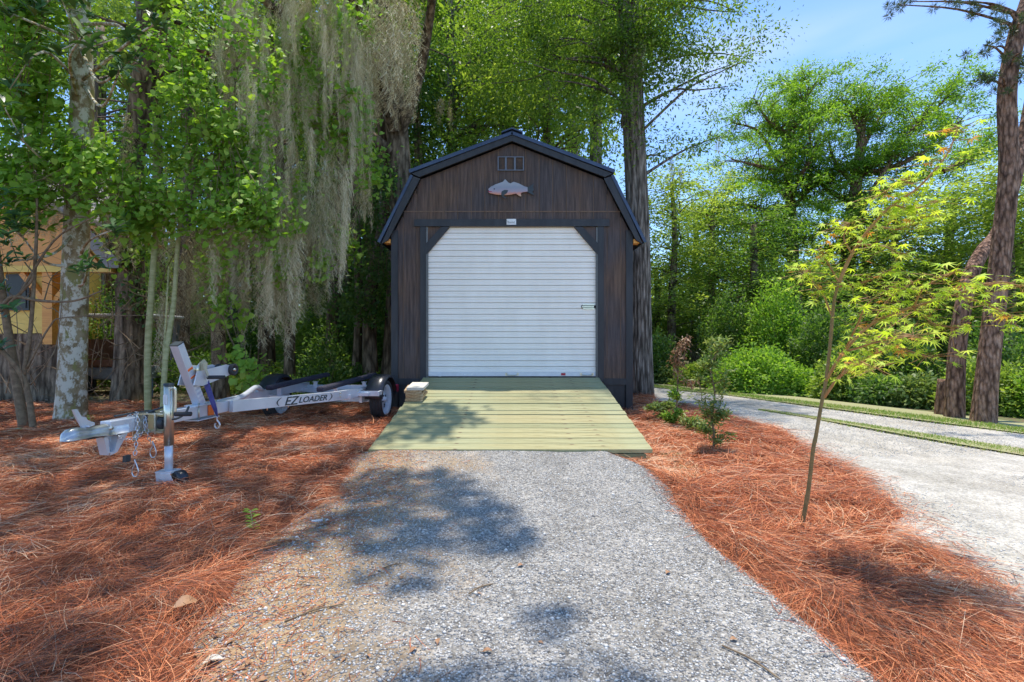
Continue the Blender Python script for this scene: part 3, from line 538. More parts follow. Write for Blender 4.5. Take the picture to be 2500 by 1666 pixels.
# -- saplings and bare understorey stems
def stem_thing(name, label, cat, paths, mat, group=None, n=8, leafn=0):
    b0 = Vector(paths[0][0][0]); e = empty(name, b0, label, cat, group); mb = MB()
    for (pp, ra, rb) in paths:
        q = smooth_path([Vector(p) - b0 for p in pp], 5); mb.tube(q, [ra + (rb - ra) * i / (len(q) - 1) for i in range(len(q))], n, rough=.04)
    mb.build('trunk', mat, e); return e
def gp(x, d, z=-.04): return Vector(((x - 1250) / FPX * d, d, z))
stem_thing('sapling', 'straight smooth pale green sapling stem nearest the trailer jack', 'sapling', [([gp(362, 6.3), px(361, 860, 6.3), px(371, 700, 6.3), px(382, 520, 6.4), px(378, 300, 6.5)], .043, .03)], M['sapling'], n=10)
stem_thing('sapling', 'leaning green sapling stem just right of the straight one', 'sapling', [([gp(396, 6.1), px(404, 880, 6.1), px(424, 740, 6.2), px(438, 560, 6.3), px(470, 350, 6.5)], .035, .022), ([px(398, 900, 6.1), px(404, 800, 6.15), px(412, 650, 6.3)], .015, .01)], M['sapling'], n=10)
ms = stem_thing('understory_shrub', 'bare crooked many-stemmed shrub at the far left edge', 'shrub', [
    ([gp(62, 5.6), px(35, 900, 5.6), px(15, 780, 5.6), px(-10, 600, 5.5)], .05, .03), ([gp(85, 5.5), px(60, 930, 5.5), px(0, 850, 5.4)], .035, .022), ([px(56, 925, 5.5), px(75, 800, 5.55), px(88, 600, 5.6), px(90, 480, 5.6)], .024, .012),
    ([px(0, 760, 5.5), px(30, 725, 5.5), px(100, 735, 5.5), px(180, 735, 5.4), px(250, 710, 5.4)], .024, .008), ([px(20, 745, 5.5), px(80, 680, 5.5), px(60, 640, 5.5)], .018, .006), ([px(30, 750, 5.5), px(130, 590, 5.6), px(230, 530, 5.5)], .016, .006),
    ([px(66, 900, 5.5), px(120, 800, 5.5), px(165, 775, 5.5), px(360, 770, 5.7)], .012, .004), ([px(60, 960, 5.5), px(48, 880, 5.4), px(40, 760, 5.4)], .007, .003), ([px(75, 940, 5.5), px(120, 880, 5.4), px(140, 830, 5.5), px(155, 700, 5.6)], .007, .003)], M['twig'])
rng = np.random.default_rng(3); lst = []
for (a, b) in [(0, 500), (30, 560), (60, 620), (15, 690), (5, 760), (40, 520), (10, 590), (215, 640), (-5, 830)]:
    for _ in range(2): whorl(rng, px(a + rng.normal(0, 12), b + rng.normal(0, 10), 5.4) - ms.location, (rng.normal(0, .3), -.4, .7), 7, .14, lst)
whorl_mesh(lst, ms, 'foliage')
# tangle of twigs and dead branches in the thicket
rng = np.random.default_rng(8); mb = MB()
for i in range(150):
    a = px(rng.uniform(-20, 560), rng.uniform(520, 990), rng.uniform(6.4, 8.2)); a.z = max(a.z, .05); d = Vector((rng.normal(0, .5), rng.normal(0, .3), rng.normal(.25, .5))).normalized() * rng.uniform(.35, 1.0)
    q = smooth_path([a, a + d * .4 + Vector((rng.normal(0, .06), 0, rng.normal(0, .07))), a + d * .75 + Vector((rng.normal(0, .09), 0, rng.normal(0, .09))), a + d], 3)
    r_ = rng.uniform(.003, .009); mb.tube(q, [r_ * (1 - .7 * j / (len(q) - 1)) for j in range(len(q))], 5, cap=False)
mb.build('brushwood', M['twig'])['kind'] = 'stuff'

# -- vines
def vine(label, ells, nleaf, seed, lsz=.07, mat='vine', group='leafy vines hanging at the left', vb=.5):
    rng = np.random.default_rng(seed); c0 = px(*ells[0][:3]); e = empty('climbing_vine', c0, label, 'vine', group)
    wts = np.array([q[3] * q[4] for q in ells], float); wts /= wts.sum(); idx = rng.choice(len(ells), nleaf, p=wts)
    E = np.array([tuple(px(*q[:3]) - c0) for q in ells]); Rr = np.array([(q[3], .35, q[4]) for q in ells])
    # leaves sit in hanging tresses
    ntr = max(8, nleaf // 26); ti = rng.choice(len(ells), ntr, p=wts); u = rng.normal(size=(ntr, 3)); u = unit(u) * (rng.random((ntr, 1)) ** .45)
    T_ = E[ti] + u * Rr[ti]; li = rng.integers(0, ntr, nleaf); off = rng.normal(0, 1, (nleaf, 3)) * np.array([.10, .07, .13])
    P = T_[li] + off; D = np.stack([rng.normal(0, .5, nleaf), -.45 + rng.normal(0, .4, nleaf), -.5 + rng.normal(0, .4, nleaf)], -1)
    N = np.stack([rng.normal(0, .45, nleaf), -.3 + rng.normal(0, .35, nleaf), .95 + rng.normal(0, .3, nleaf)], -1); L = lsz * rng.uniform(.55, 1.25, nleaf)
    v = vb + rng.normal(0, .13, ntr)[li] + rng.normal(0, .13, nleaf); leaves('leaves', P, D, N, L, L * .95, HEART, M[mat], v, e)
    mb = MB()
    for k_ in range(ntr // 2):
        a = Vector(T_[k_]); b = Vector(T_[(k_ + 1 + rng.integers(0, 4)) % ntr])
        if (a - b).length < 1.3:
            mb.tube(smooth_path([a, (a + b) / 2 + Vector((0, 0, -.08)), b], 3), .004, 4, cap=False)
        mb.tube([a, a + Vector((rng.normal(0, .04), 0, .35))], .003, 4, cap=False)
    mb.build('stems', M['twig'], e); return e
vine('bright vine leaves filling the upper left corner around the magnolia', [(60, 60, 5.6, .45, .5), (40, 300, 5.8, .5, .55), (120, 200, 6.0, .35, .4), (30, 160, 5.5, .35, .4), (110, 20, 5.6, .4, .25)], 2200, 201, .075)
vine('vine band crossing the lichen-spotted trunk below the magnolia leaves', [(60, 400, 5.8, .6, .35), (20, 500, 5.8, .35, .25), (160, 480, 5.8, .4, .25), (250, 400, 5.9, .35, .2), (320, 440, 6.0, .3, .22), (330, 520, 6.1, .3, .25), (60, 500, 5.7, .35, .15), (190, 380, 5.9, .4, .3)], 2900, 202, .075)
vine('loose vine leaves screening the house roof', [(60, 420, 7.2, .8, .35), (230, 440, 7.2, .8, .35), (180, 340, 7.2, .8, .35), (300, 500, 7.0, .35, .3), (330, 600, 7.0, .3, .3)], 1700, 212, .07)
vine('wide sheet of grape-like vine leaves draped left of the moss', [(470, 270, 6.2, .35, .55), (540, 400, 6.2, .55, .5), (600, 330, 6.3, .4, .45), (620, 500, 6.1, .5, .35), (520, 520, 6.1, .55, .3), (420, 500, 6.1, .4, .3), (470, 180, 6.4, .3, .3), (690, 560, 6.2, .25, .2)], 3900, 203, .072)
vine('vine curtain hanging in front of the moss near the shed roof edge', [(860, 290, 7.0, .28, .35), (900, 400, 7.0, .25, .5), (780, 200, 7.1, .4, .3), (830, 330, 7.0, .35, .25), (760, 280, 7.1, .4, .35), (880, 60, 7.3, .4, .4), (740, 100, 7.3, .4, .3)], 2100, 204, .075)
vine('open vine tresses high between the magnolia and the draped sheet', [(400, 120, 6.5, .45, .5), (430, 330, 6.4, .3, .5), (560, 60, 6.6, .5, .35), (640, 180, 6.6, .4, .4), (360, 330, 6.5, .3, .3)], 1500, 210, .07)
vine('vine leaves scattered over the moss below the draped sheet', [(640, 640, 6.7, .6, .25), (700, 480, 6.8, .35, .4), (480, 640, 6.6, .4, .25), (760, 640, 6.9, .3, .2)], 800, 211, .065)
vine('vine trailing down to the ground behind the winch post', [(560, 760, 6.6, .18, .25), (590, 850, 6.5, .14, .3), (610, 900, 6.4, .12, .2), (530, 720, 6.7, .2, .15)], 300, 205, .08)
vine('thin vine leaves dangling beside the shed below the curtain', [(830, 600, 7.6, .3, .2), (790, 560, 7.4, .25, .2)], 260, 206, .075)

vine('dense small-leaved ivy clothing the trunk nearest the shed wall', [(905, 520, 9.0, .45, .5), (920, 650, 9.0, .35, .5), (880, 760, 9.0, .35, .4), (940, 430, 9.2, .3, .4)], 2600, 207, .06, 'dkleaf', 'ivy on the forest trunks')
vine('ivy sheet hanging behind the moss above the left bunk', [(720, 640, 8.6, .5, .5), (780, 720, 8.6, .45, .4), (660, 740, 8.6, .4, .3)], 1900, 208, .055, 'dkleaf', 'ivy on the forest trunks')
vine('ivy wrapped round the reddish trunk behind the saplings', [(315, 560, 8.7, .35, .6), (300, 400, 8.7, .4, .5), (330, 720, 8.7, .25, .4)], 1500, 209, .06, 'dkleaf', 'ivy on the forest trunks')
# -- spanish moss tufts
def moss_mesh(seed, length, width, ropes):
    rng = np.random.default_rng(seed); seg = 11; k = seg + 1; X, Y, Z, Lh = [], [], [], []
    for r in range(ropes):
        rx, ry = rng.normal(0, width * .4), rng.normal(0, width * .4); top_ = -rng.random() ** 2 * length * .35; ln = length * rng.uniform(.35, 1.0); ph = rng.random() * 6; m = int(ln * 130)
        t = rng.random(m); rad = .045 * np.sin(np.pi * np.clip(t * .85 + .12, 0, 1)) + .006; lean = rng.normal(0, .06)
        X.append(rx * (1 - .3 * t) + np.sin(t * 5 + ph) * .02 + lean * t * ln + rng.normal(0, 1, m) * rad * .7); Y.append(ry + np.cos(t * 4 + ph) * .02 + rng.normal(0, 1, m) * rad * .7); Z.append(top_ - t * ln); Lh.append(rng.uniform(.06, .2, m))
    x, y, z, L = map(np.concatenate, (X, Y, Z, Lh)); n = len(x); V = np.zeros((n, k, 2, 3)); a = rng.random(n) * 6.28; wdt = rng.uniform(.0014, .0028, n)
    for i in range(k):
        V[:, i, 0] = np.stack([x - wdt, y, z], -1); V[:, i, 1] = np.stack([x + wdt, y + wdt * .5, z + wdt * .6], -1)
        a += rng.normal(0, 1.2, n); st = L / seg; x = x + np.cos(a) * st * .9; y = y + np.sin(a) * st * .7; z = z - st * rng.uniform(.2, 1.1, n)
    b = np.arange(n)[:, None] * (2 * k) + np.arange(seg)[None] * 2; F = np.stack([b, b + 1, b + 3, b + 2], -1).reshape(-1, 4)
    return V.reshape(-1, 3), F, np.repeat(np.clip(rng.normal(.5, .25, n), 0, 1), 2 * k)
MOSS = []
for i, (l, w_, ns) in enumerate([(1.0, .24, 8), (1.0, .4, 10), (1.0, .16, 5), (1.0, .34, 8), (1.0, .06, 3)]):
    V, F, v = moss_mesh(300 + i, l, w_, ns); o = mesh_np('spanish_moss', V, F, M['moss'], v); MOSS.append(o)
rng = np.random.default_rng(44); MP = []
for (a, b, d, L, s) in [(975, -20, 7.3, 1.7, 1.3), (935, -20, 7.4, 1.5, 1.3), (905, 20, 7.5, 1.6, 1.2), (960, 60, 7.2, 1.1, 1.2), (1000, 130, 7.4, .95, .9), (985, -60, 7.6, 1.2, 1.5), (960, 170, 7.2, .7, .9), (915, 150, 7.3, .8, 1.0), (712, -20, 7.2, .9, .9), (752, -20, 7.2, .8, 1.0),
                        (818, -20, 7.4, 1.6, .9), (855, 330, 7.3, 1.2, .8), (900, 380, 7.2, .8, .45), (885, 430, 7.2, .8, .4), (1140, 60, 11, .8, 1.0), (1085, 240, 11, .6, .8), (1215, 20, 11, .7, .7), (1640, 370, 9.4, .55, .5), (1660, 410, 9.3, .45, .4), (1645, 500, 9.5, .3, .3), (1755, 330, 9.8, .4, .4), (1560, 100, 9.0, .6, .5), (1545, 200, 9.0, .8, .4)]: MP.append((a, b, d, L, s, 1))
for i in range(30):
    MP.append((rng.uniform(560, 890), rng.uniform(-60, 230), rng.uniform(6.6, 7.1), rng.uniform(.8, 1.7), rng.uniform(.35, .6), 0))
for i in range(84):
    a = rng.uniform(540, 870); b = rng.uniform(-60, 560); MP.append((a, b, rng.uniform(7.0, 8.6), rng.uniform(.6, 1.5), rng.uniform(.5, 1.0), 0))
for (a, b, d, L, s) in [(650, 330, 6.3, 1.0, .5), (700, 400, 6.3, 1.3, .6), (735, 380, 6.4, 1.1, .5), (770, 420, 6.4, 1.5, .6), (805, 380, 6.5, 1.5, .6), (840, 400, 6.6, 1.3, .5), (680, 500, 6.3, 1.0, .6), (760, 300, 6.5, 1.0, .45), (720, 540, 6.4, 1.1, .7), (620, 560, 6.2, .9, .6), (660, 600, 6.3, .8, .6), (570, 580, 6.2, 1.0, .5), (520, 560, 6.2, 1.1, .6), (460, 570, 6.2, .9, .5), (600, 150, 6.2, 1.0, .4), (640, 40, 6.5, 1.1, .5), (540, 80, 6.4, 1.0, .4), (800, 80, 6.9, 1.3, .5), (740, 160, 6.8, .8, .4), (690, 200, 6.3, .8, .4), (830, 560, 6.8, .8, .5)]: MP.append((a, b, d, L, s, 0))
for i in range(42):
    a = rng.uniform(390, 800); b = rng.uniform(480, 720); MP.append((a, b, rng.uniform(6.9, 8.4), rng.uniform(.5, 1.2), rng.uniform(.6, 1.1), 0))
for i in range(14):
    a = rng.uniform(90, 380); b = rng.uniform(250, 520); MP.append((a, b, rng.uniform(6.3, 7.4), rng.uniform(.4, .8), rng.uniform(.5, .9), 0))
for i, q in enumerate(MP):
    o = MOSS[i] if i < 5 else MOSS[i % 5].copy()
    if i >= 5: col.objects.link(o)
    o.location = px(*q[:3]); o.rotation_euler = (0, 0, rng.random() * 6); o.scale = (q[4], q[4], q[3])
    if q[0] > 1100: setp(o, 'small distant tuft of Spanish moss hanging from branches behind or right of the shed', 'moss tuft', 'moss tufts in the far branches')
    elif q[5]: setp(o, 'long pale beard of Spanish moss hanging left of the shed roof', 'moss tuft', 'pale moss beards by the shed roof')
    elif q[0] < 390: setp(o, 'grey moss tuft caught around the lichen-spotted trunk', 'moss tuft', 'moss tufts by the lichen-spotted trunk')
    else: setp(o, 'brown-grey strand of Spanish moss in the curtain behind the trailer', 'moss tuft', 'moss curtain behind the trailer')

# -- dark forest trunks at left and behind
DT = [(318, 9.0, .24, 'reddish vine-wrapped trunk behind the saplings'), (540, 9.4, .13, 'slim dark trunk behind the winch post'), (706, 10.5, .11, 'thin leaning dark trunk over the sunlit clearing'), (652, 12.5, .2, 'mossy grey trunk left of the thin dark one'),
      (815, 12, .17, 'dark trunk above the left trailer bunk'), (868, 11, .1, 'thin bent dark trunk above the right bunk'), (845, 14.5, .14, 'distant dark trunk between two nearer ones'), (905, 9.6, .14, 'stout dark trunk nearest the left wall of the shed'), (440, 13, .2, 'dim trunk deep behind the moss curtain'),
      (265, 13, .15, 'dim trunk beside the cart'), (760, 18, .22, 'far trunk in the middle of the dim forest'), (600, 20, .25, 'far trunk left of the sunlit clearing')]
for i, (a, d, r_, lab) in enumerate(DT):
    rng = np.random.default_rng(500 + i); p0 = gp(a, d); zz = [2, 4.2, 7, 9.5]
    path = [p0 + Vector((0, 0, -.1))] + [p0 + Vector((rng.normal(0, .04) * z, rng.normal(0, .03) * z, z)) for z in zz]
    X, Y = p0.x, p0.y
    tree('forest_tree', lab, 'tree', path, r_, r_ * .6, [(X, Y + 2.2, 7.6, 1.9, 1.3, 1.4), (X - .5, Y + 1.8, 5.4, 1.3, 1.0, .9)], 34, 75, .42, .1, .45, M['dkleaf'], M['darkbark'], 520 + i, 'dark trunks in the forest at left', nl=14, vb=.45, flare=1.35)

# ------------------------------------------------------------------ background trees (shared crowns, copied)
def proto(name, blobs, h, r0, nc, per, csz, lsz, lm, bm, seed, **kw):
    return tree(name, 'x', 'tree', [(0, 0, -.3), (.1, 0, h * .35), (-.1, .1, h * .65), (0, 0, h * .92)], r0, r0 * .4, blobs, nc, per, csz, lsz, .5, lm, bm, seed, **kw)
pa = proto('broadleaf_tree', [(0, 0, 8, 2.6, 2.3, 2.4), (1.4, .5, 5.8, 1.8, 1.6, 1.3), (-1.5, 0, 6.2, 1.8, 1.6, 1.5), (.3, -.6, 4.2, 1.7, 1.4, .9), (0, 0, 10.4, 1.6, 1.5, 1.2)], 11, .2, 300, 52, .46, .125, M['bgleaf'], M['oakbark'], 601, nl=55, lo=.2, flat=.55)
pb = proto('broadleaf_tree', [(.4, 0, 9, 2.0, 2.0, 2.8), (-.8, 0, 6, 2.2, 2, 1.6), (.9, 0, 3.8, 1.5, 1.4, 1.2), (-.6, .2, 2.2, 1.3, 1.2, .9)], 11, .16, 290, 50, .44, .12, M['bgleaf'], M['darkbark'], 602, nl=50, lo=.15, flat=.6, vb=.62)
pc = proto('evergreen_tree', [(0, 0, 5.5, 2.3, 2.2, 3.2), (.5, 0, 2.2, 2.2, 2.0, 1.9), (-.9, 0, 3.4, 1.7, 1.6, 1.9), (0, 0, 9, 1.4, 1.4, 1.5)], 10, .2, 330, 60, .42, .12, M['dkleaf'], M['darkbark'], 603, nl=40, lo=.1, flat=.75)
pv = proto('broadleaf_tree', [(0, 0, 9.5, 3.4, 3.0, 1.9), (0, 0, 7.0, 2.2, 2.0, 1.5)], 11, .24, 280, 55, .48, .125, M['oakleaf'], M['oakbark'], 604, nl=45, lo=.35, flat=.5, vb=.6)
BG = [ # proto, px, depth, scale, zscale, label
 (pa, 1100, 13.5, 1.05, 1.05, 'bright broadleaf tree right behind the left slope of the shed roof'), (pb, 1340, 13.0, 1.0, 1.1, 'slim pale broadleaf tree above the shed ridge'), (pa, 1230, 17, 1.2, 1.25, 'tall light green tree behind the ridge vent of the shed'),
 (pv, 1450, 15, 1.1, 1.15, 'tree with a mid green crown between the ridge and the big oak'), (pc, 1010, 12.5, .95, .9, 'dense dark evergreen touching the left side of the shed'), (pc, 905, 15, 1.1, 1.0, 'dark evergreen in the gap left of the shed'),
 (pa, 980, 20, 1.4, 1.5, 'tall sunlit tree rising behind the pale moss beards'), (pb, 760, 19, 1.3, 1.2, 'forest tree behind the moss curtain'), (pa, 560, 17, 1.2, 1.3, 'forest tree behind the draped vine sheet'), (pb, 390, 18, 1.3, 1.4, 'forest tree with sky showing beside the lichen-spotted trunk'),
 (pa, 250, 22, 1.5, 1.4, 'forest tree rising behind the yellow house'), (pb, 70, 19, 1.4, 1.3, 'forest tree at the far left behind the house roof'), (pc, 830, 24, 1.5, 1.2, 'far evergreen closing the dim forest'), (pc, 650, 26, 1.6, 1.2, 'far evergreen behind the sunlit clearing'),
 (pc, 460, 24, 1.5, 1.1, 'far evergreen behind the saplings'), (pb, 1150, 24, 1.6, 1.7, 'far tall tree over the left slope of the shed roof'), (pa, 1400, 25, 1.6, 1.6, 'far tall tree behind the big oak'),
 (pb, 1640, 16, .98, .62, 'pale green young tree just right of the big oak'), (pb, 1740, 18, 1.0, .62, 'open light tree left of the first cypress'), (pc, 1600, 18, .9, .45, 'rounded dark tree low beside the big oak trunk'), (pa, 1700, 22, 1.2, .52, 'light woodland tree behind the two young shrubs'),
 (pc, 1840, 15, 1.0, .5, 'dark shadowy evergreen under the first cypress'), (pc, 1960, 13.5, .85, .38, 'deep green vine-smothered tree behind the maple trunk'), (pa, 2020, 23, 1.2, .45, 'green tree filling the gap between the cypresses'), (pb, 2190, 15, 1.0, .5, 'woodland tree behind the maple branches'),
 (pa, 2330, 17, 1.2, .5, 'woodland tree behind the leaning pine'), (pb, 2460, 14, 1.0, .58, 'woodland tree right of the pines'), (pc, 2280, 20, 1.2, .42, 'dark evergreen low behind the pines'), (pc, 2120, 17, 1.1, .45, 'dark evergreen behind the maple crown'), (pa, 2590, 17, 1.3, .6, 'tree at the right edge beyond the road'),
 (pc, 2480, 18, 1.2, .45, 'dark evergreen at the right edge'), (pa, 1880, 24, 1.3, .5, 'pale far tree seen below the first cypress crown')]
rng = np.random.default_rng(9); used = set()
for (pr, a, d, s, sz, lab) in BG:
    o = pr if pr.name not in used else copy_tree(pr); used.add(pr.name)
    o.location = gp(a, d, -.1 - (max(0, (a - 1250) / FPX * d - 7.5) * .02)); o.rotation_euler = (0, 0, rng.random() * 6.28); o.scale = (s, s, s * sz)
    o['label'] = lab; o['group'] = 'woodland trees left and behind the shed' if a < 1500 else 'woodland trees beyond the road'
# distant wood closing the horizon
rng = np.random.default_rng(55); C = []
for i in range(2200):
    an = R(rng.uniform(-62, 62)); d = rng.uniform(34, 46); C.append((math.sin(an) * d, math.cos(an) * d, rng.uniform(-.5, 5.0) if an > R(12) else rng.uniform(-.5, 11) * rng.random() ** .6))
foliage('distant_woods', np.array(C), 70, 1.7, .42, .55, M['bgleaf'], rng, None, vb=.35)['kind'] = 'stuff'

for i, (a, d, rx, h, lab) in enumerate([(420, 15, 2.2, 2.6, 'wide forest bush deep behind the saplings'), (560, 17, 2.0, 2.2, 'wide forest bush left of the clearing'), (700, 21, 2.4, 2.6, 'forest bush beyond the sunlit clearing'), (790, 16, 1.6, 2.4, 'forest bush behind the trailer bunks'), (880, 14, 1.5, 3.0, 'tall forest bush near the shed corner'), (950, 17, 1.8, 3.5, 'tall forest bush touching the shed silhouette'), (300, 19, 2.6, 3.0, 'forest bush behind the cart'), (640, 30, 4.0, 4.0, 'large far thicket in the middle of the forest'), (850, 28, 4.0, 4.5, 'large far thicket beside the shed'), (430, 27, 4.0, 4.0, 'large far thicket behind the draped vines')]): BUSHQ.append((lab, a, d, rx, h, i))
# -- cypress trees
def cypress(name, label, d, tr, limbs_px, seed, clsize=.42, dens=1.0):
    rng = np.random.default_rng(seed); b0 = gp(tr[0][0], d, -.2); e = empty(name, b0, label, 'tree')
    path = [b0] + [px(a, b, d) for a, b in tr[1:]]; mb, P, rad = trunk_mb([p - b0 for p in path], tr_r[0], tr_r[1], 1.3, 12, 5, .05, seed)
    C = []
    for L_ in limbs_px:
        pts = [px(q[0], q[1], d + L_[1]) - b0 for q in L_[0]]; pts[0] = px(L_[0][0][0], L_[0][0][1], d) - b0
        q = smooth_path(pts, 6); mb.tube(q, [.11 - .085 * j / (len(q) - 1) for j in range(len(q))], 6, cap=False)
        for j in range(2, len(q)):
            for _ in range(int(3 * dens + rng.random())):
                t = Vector((rng.normal(0, .5), rng.normal(0, .9), rng.normal(.15, .22))); c = q[j] + t; C.append(tuple(c)); mb.tube([q[j], q[j] + t * .5 + Vector((0, 0, .1)), c], [.018, .012, .006], 4, cap=False)
    mb.build('trunk', M['pinebark'], e); foliage('crown', np.array(C), 110, clsize * .75, .11, .36, M['cypleaf'], rng, e, flat=.5, droop=.1, vb=.52, updir=.7); return e
tr_r = (.27, .12)
cypress('cypress_tree', 'feathery green cypress with spreading limbs above the young shrubs', 20, [(1935, 0), (1936, 750), (1935, 600), (1930, 500), (1925, 420), (1930, 330), (1935, 260)], [
    ([(1932, 500), (1890, 450), (1840, 440), (1760, 480)], 1), ([(1930, 480), (1960, 420), (1985, 380), (1975, 330)], -2), ([(1930, 430), (1890, 380), (1850, 320), (1790, 300)], 0), ([(1928, 400), (1910, 330), (1880, 260)], 1), ([(1932, 330), (1960, 270), (1975, 215)], -1),
    ([(1935, 510), (1980, 460), (2050, 420)], -1), ([(1935, 600), (1900, 555), (1830, 550), (1740, 545)], 0), ([(1930, 420), (1870, 410), (1790, 390)], -2), ([(1935, 560), (1880, 520), (1800, 500), (1720, 530)], -2), ([(1932, 350), (1990, 300), (2050, 235)], 1), ([(1935, 280), (1940, 230), (1925, 205)], 0), ([(1934, 640), (1890, 600), (1850, 600)], -2), ([(1930, 330), (1880, 300), (1840, 240)], -1), ([(1935, 470), (1990, 500), (2030, 520)], 2)], 801)
tr_r = (.3, .12)
cypress('cypress_tree', 'second wide cypress with long slanting limbs behind the maple top', 18, [(2065, 0), (2068, 700), (2075, 560), (2090, 450), (2100, 370), (2105, 300)], [
    ([(2095, 420), (2150, 390), (2220, 310), (2290, 260), (2320, 225)], 0), ([(2075, 560), (2140, 450), (2200, 350), (2260, 280)], -1), ([(2100, 370), (2140, 300), (2180, 250)], 1), ([(2095, 430), (2200, 400), (2290, 350), (2350, 290)], -1), ([(2100, 330), (2080, 280), (2060, 250)], 0), ([(2090, 450), (2040, 400), (2020, 330)], 0), ([(2085, 500), (2030, 470), (1990, 440)], 1),
    ([(2075, 570), (2020, 560), (1970, 590)], -1), ([(2075, 560), (2130, 540), (2200, 560)], -1), ([(2105, 320), (2110, 270), (2130, 250)], 0), ([(2075, 600), (2110, 590), (2150, 620)], -2), ([(2080, 520), (2150, 470), (2300, 420), (2400, 380)], 1), ([(2300, 420), (2380, 380), (2420, 330)], 1)], 802)

# -- pines
def pine(name, label, base_px, d, pts, r0, r1, tufts, seed, cat='tree'):
    rng = np.random.default_rng(seed); b0 = gp(base_px, d, -.05); e = empty(name, b0, label, cat); path = [b0 + Vector((0, 0, -.1))] + [px(a, b, dd) for a, b, dd in pts]
    mb, P, rad = trunk_mb([p - b0 for p in path], r0, r1, 1.25, 20, 6, .035, seed); C = []
    for (a, b, dd, s) in tufts:
        c = px(a, b, dd) - b0; i = min(range(len(P)), key=lambda j: (P[j] - c).length + (0 if P[j].z < c.z else .3)); q = smooth_path([P[i], P[i].lerp(c, .5) + Vector((0, 0, .08)), c], 4); mb.tube(q, [.02 - .014 * j / (len(q) - 1) for j in range(len(q))], 6, cap=False)
        for _ in range(4): C.append(tuple(c + Vector((rng.normal(0, s), rng.normal(0, s), rng.normal(0, s * .7)))))
    mb.build('trunk', M['pinebark'], e)
    if C:
        C = np.array(C); n = len(C) * 70; idx = np.repeat(np.arange(len(C)), 70); Dn = unit(rng.normal(size=(n, 3)) + np.array([0, 0, .3])); L = rng.uniform(.05, .095, n)
        leaves('crown', C[idx] + Dn * .01, Dn, rng.normal(size=(n, 3)), L, np.full(n, .007), DIA, M['pineleaf'], rng.random(n), e)
    return e
pine('pine_tree', 'tall reddish straight pine trunk at the right edge of the picture', 2398, 6.3, [(2412, 900, 6.3), (2440, 650, 6.3), (2462, 420, 6.3), (2458, 230, 6.3), (2482, 90, 6.3), (2530, -80, 6.3), (2540, -400, 6.3)], .118, .08,
     [(2440, 60, 6.2, .12), (2420, 120, 6.2, .1), (2400, 110, 6.1, .1), (2445, 190, 6.1, .08), (2490, 130, 6.0, .1), (2485, 200, 6.0, .1), (2225, 4, 6.6, .08), (2195, 12, 6.6, .07), (2350, 8, 6.4, .1), (2385, 20, 6.4, .08), (2320, 5, 6.5, .08), (2490, 60, 6.1, .12), (2440, 25, 6.2, .1), (2410, 200, 6.2, .07), (2500, 160, 6.2, .1)], 901)
pine('pine_tree', 'second pine trunk that bends and leans behind the straight one', 2328, 6.7, [(2338, 850, 6.7), (2362, 700, 6.7), (2395, 620, 6.8), (2440, 560, 7.0), (2480, 430, 7.1), (2510, 280, 7.2), (2560, 0, 7.2), (2590, -400, 7.2), (2600, -800, 7.3)], .098, .06, [(2520, 100, 7.1, .15), (2540, 180, 7.1, .15)], 902)
st = pine('tree_stump', 'short broken mossy stump left of the two pines', 2298, 7.0, [(2300, 980, 7.0), (2304, 926, 7.0)], .09, .07, [], 903, 'stump')

# ------------------------------------------------------------------ bushes
def bush(name, label, a, d, rx, h, n, lm, seed, lsz=.07, tpl=DIA, vb=.5, group='bushes beyond the road', asp=.5, base_y=None):
    rng = np.random.default_rng(seed); b0 = gp(a, d, -.05); e = empty(name, b0, label, 'bush', group)
    th = rng.random(n) * 6.28; ph = np.arccos(rng.random(n)); r = (rng.random(n) ** .25); bum = .75 + .45 * vn(th * 2 + 7, ph * 3, 1.7, seed)
    P = np.stack([np.cos(th) * np.sin(ph) * rx * r * bum, np.sin(th) * np.sin(ph) * rx * .8 * r * bum, np.cos(ph) * h * r * bum], -1) + rng.normal(0, .03, (n, 3)); P[:, 2] = np.abs(P[:, 2])
    D = unit(P) + rng.normal(0, .6, (n, 3)); D[:, 2] -= .2; N = unit(P) * .8 + rng.normal(0, .45, (n, 3)); N[:, 2] += .6; L = lsz * rng.uniform(.6, 1.3, n)
    leaves('foliage', P, D, N, L, L * asp, tpl, lm, vb + rng.normal(0, .2, n), e); mb = MB()
    for i in range(8):
        q = Vector(P[i]) * .8; mb.tube([Vector((rng.normal(0, .04), rng.normal(0, .04), -.05)), q * .5, q], [.015, .01, .004], 5)
    mb.build('stems', M['twig'], e); return e
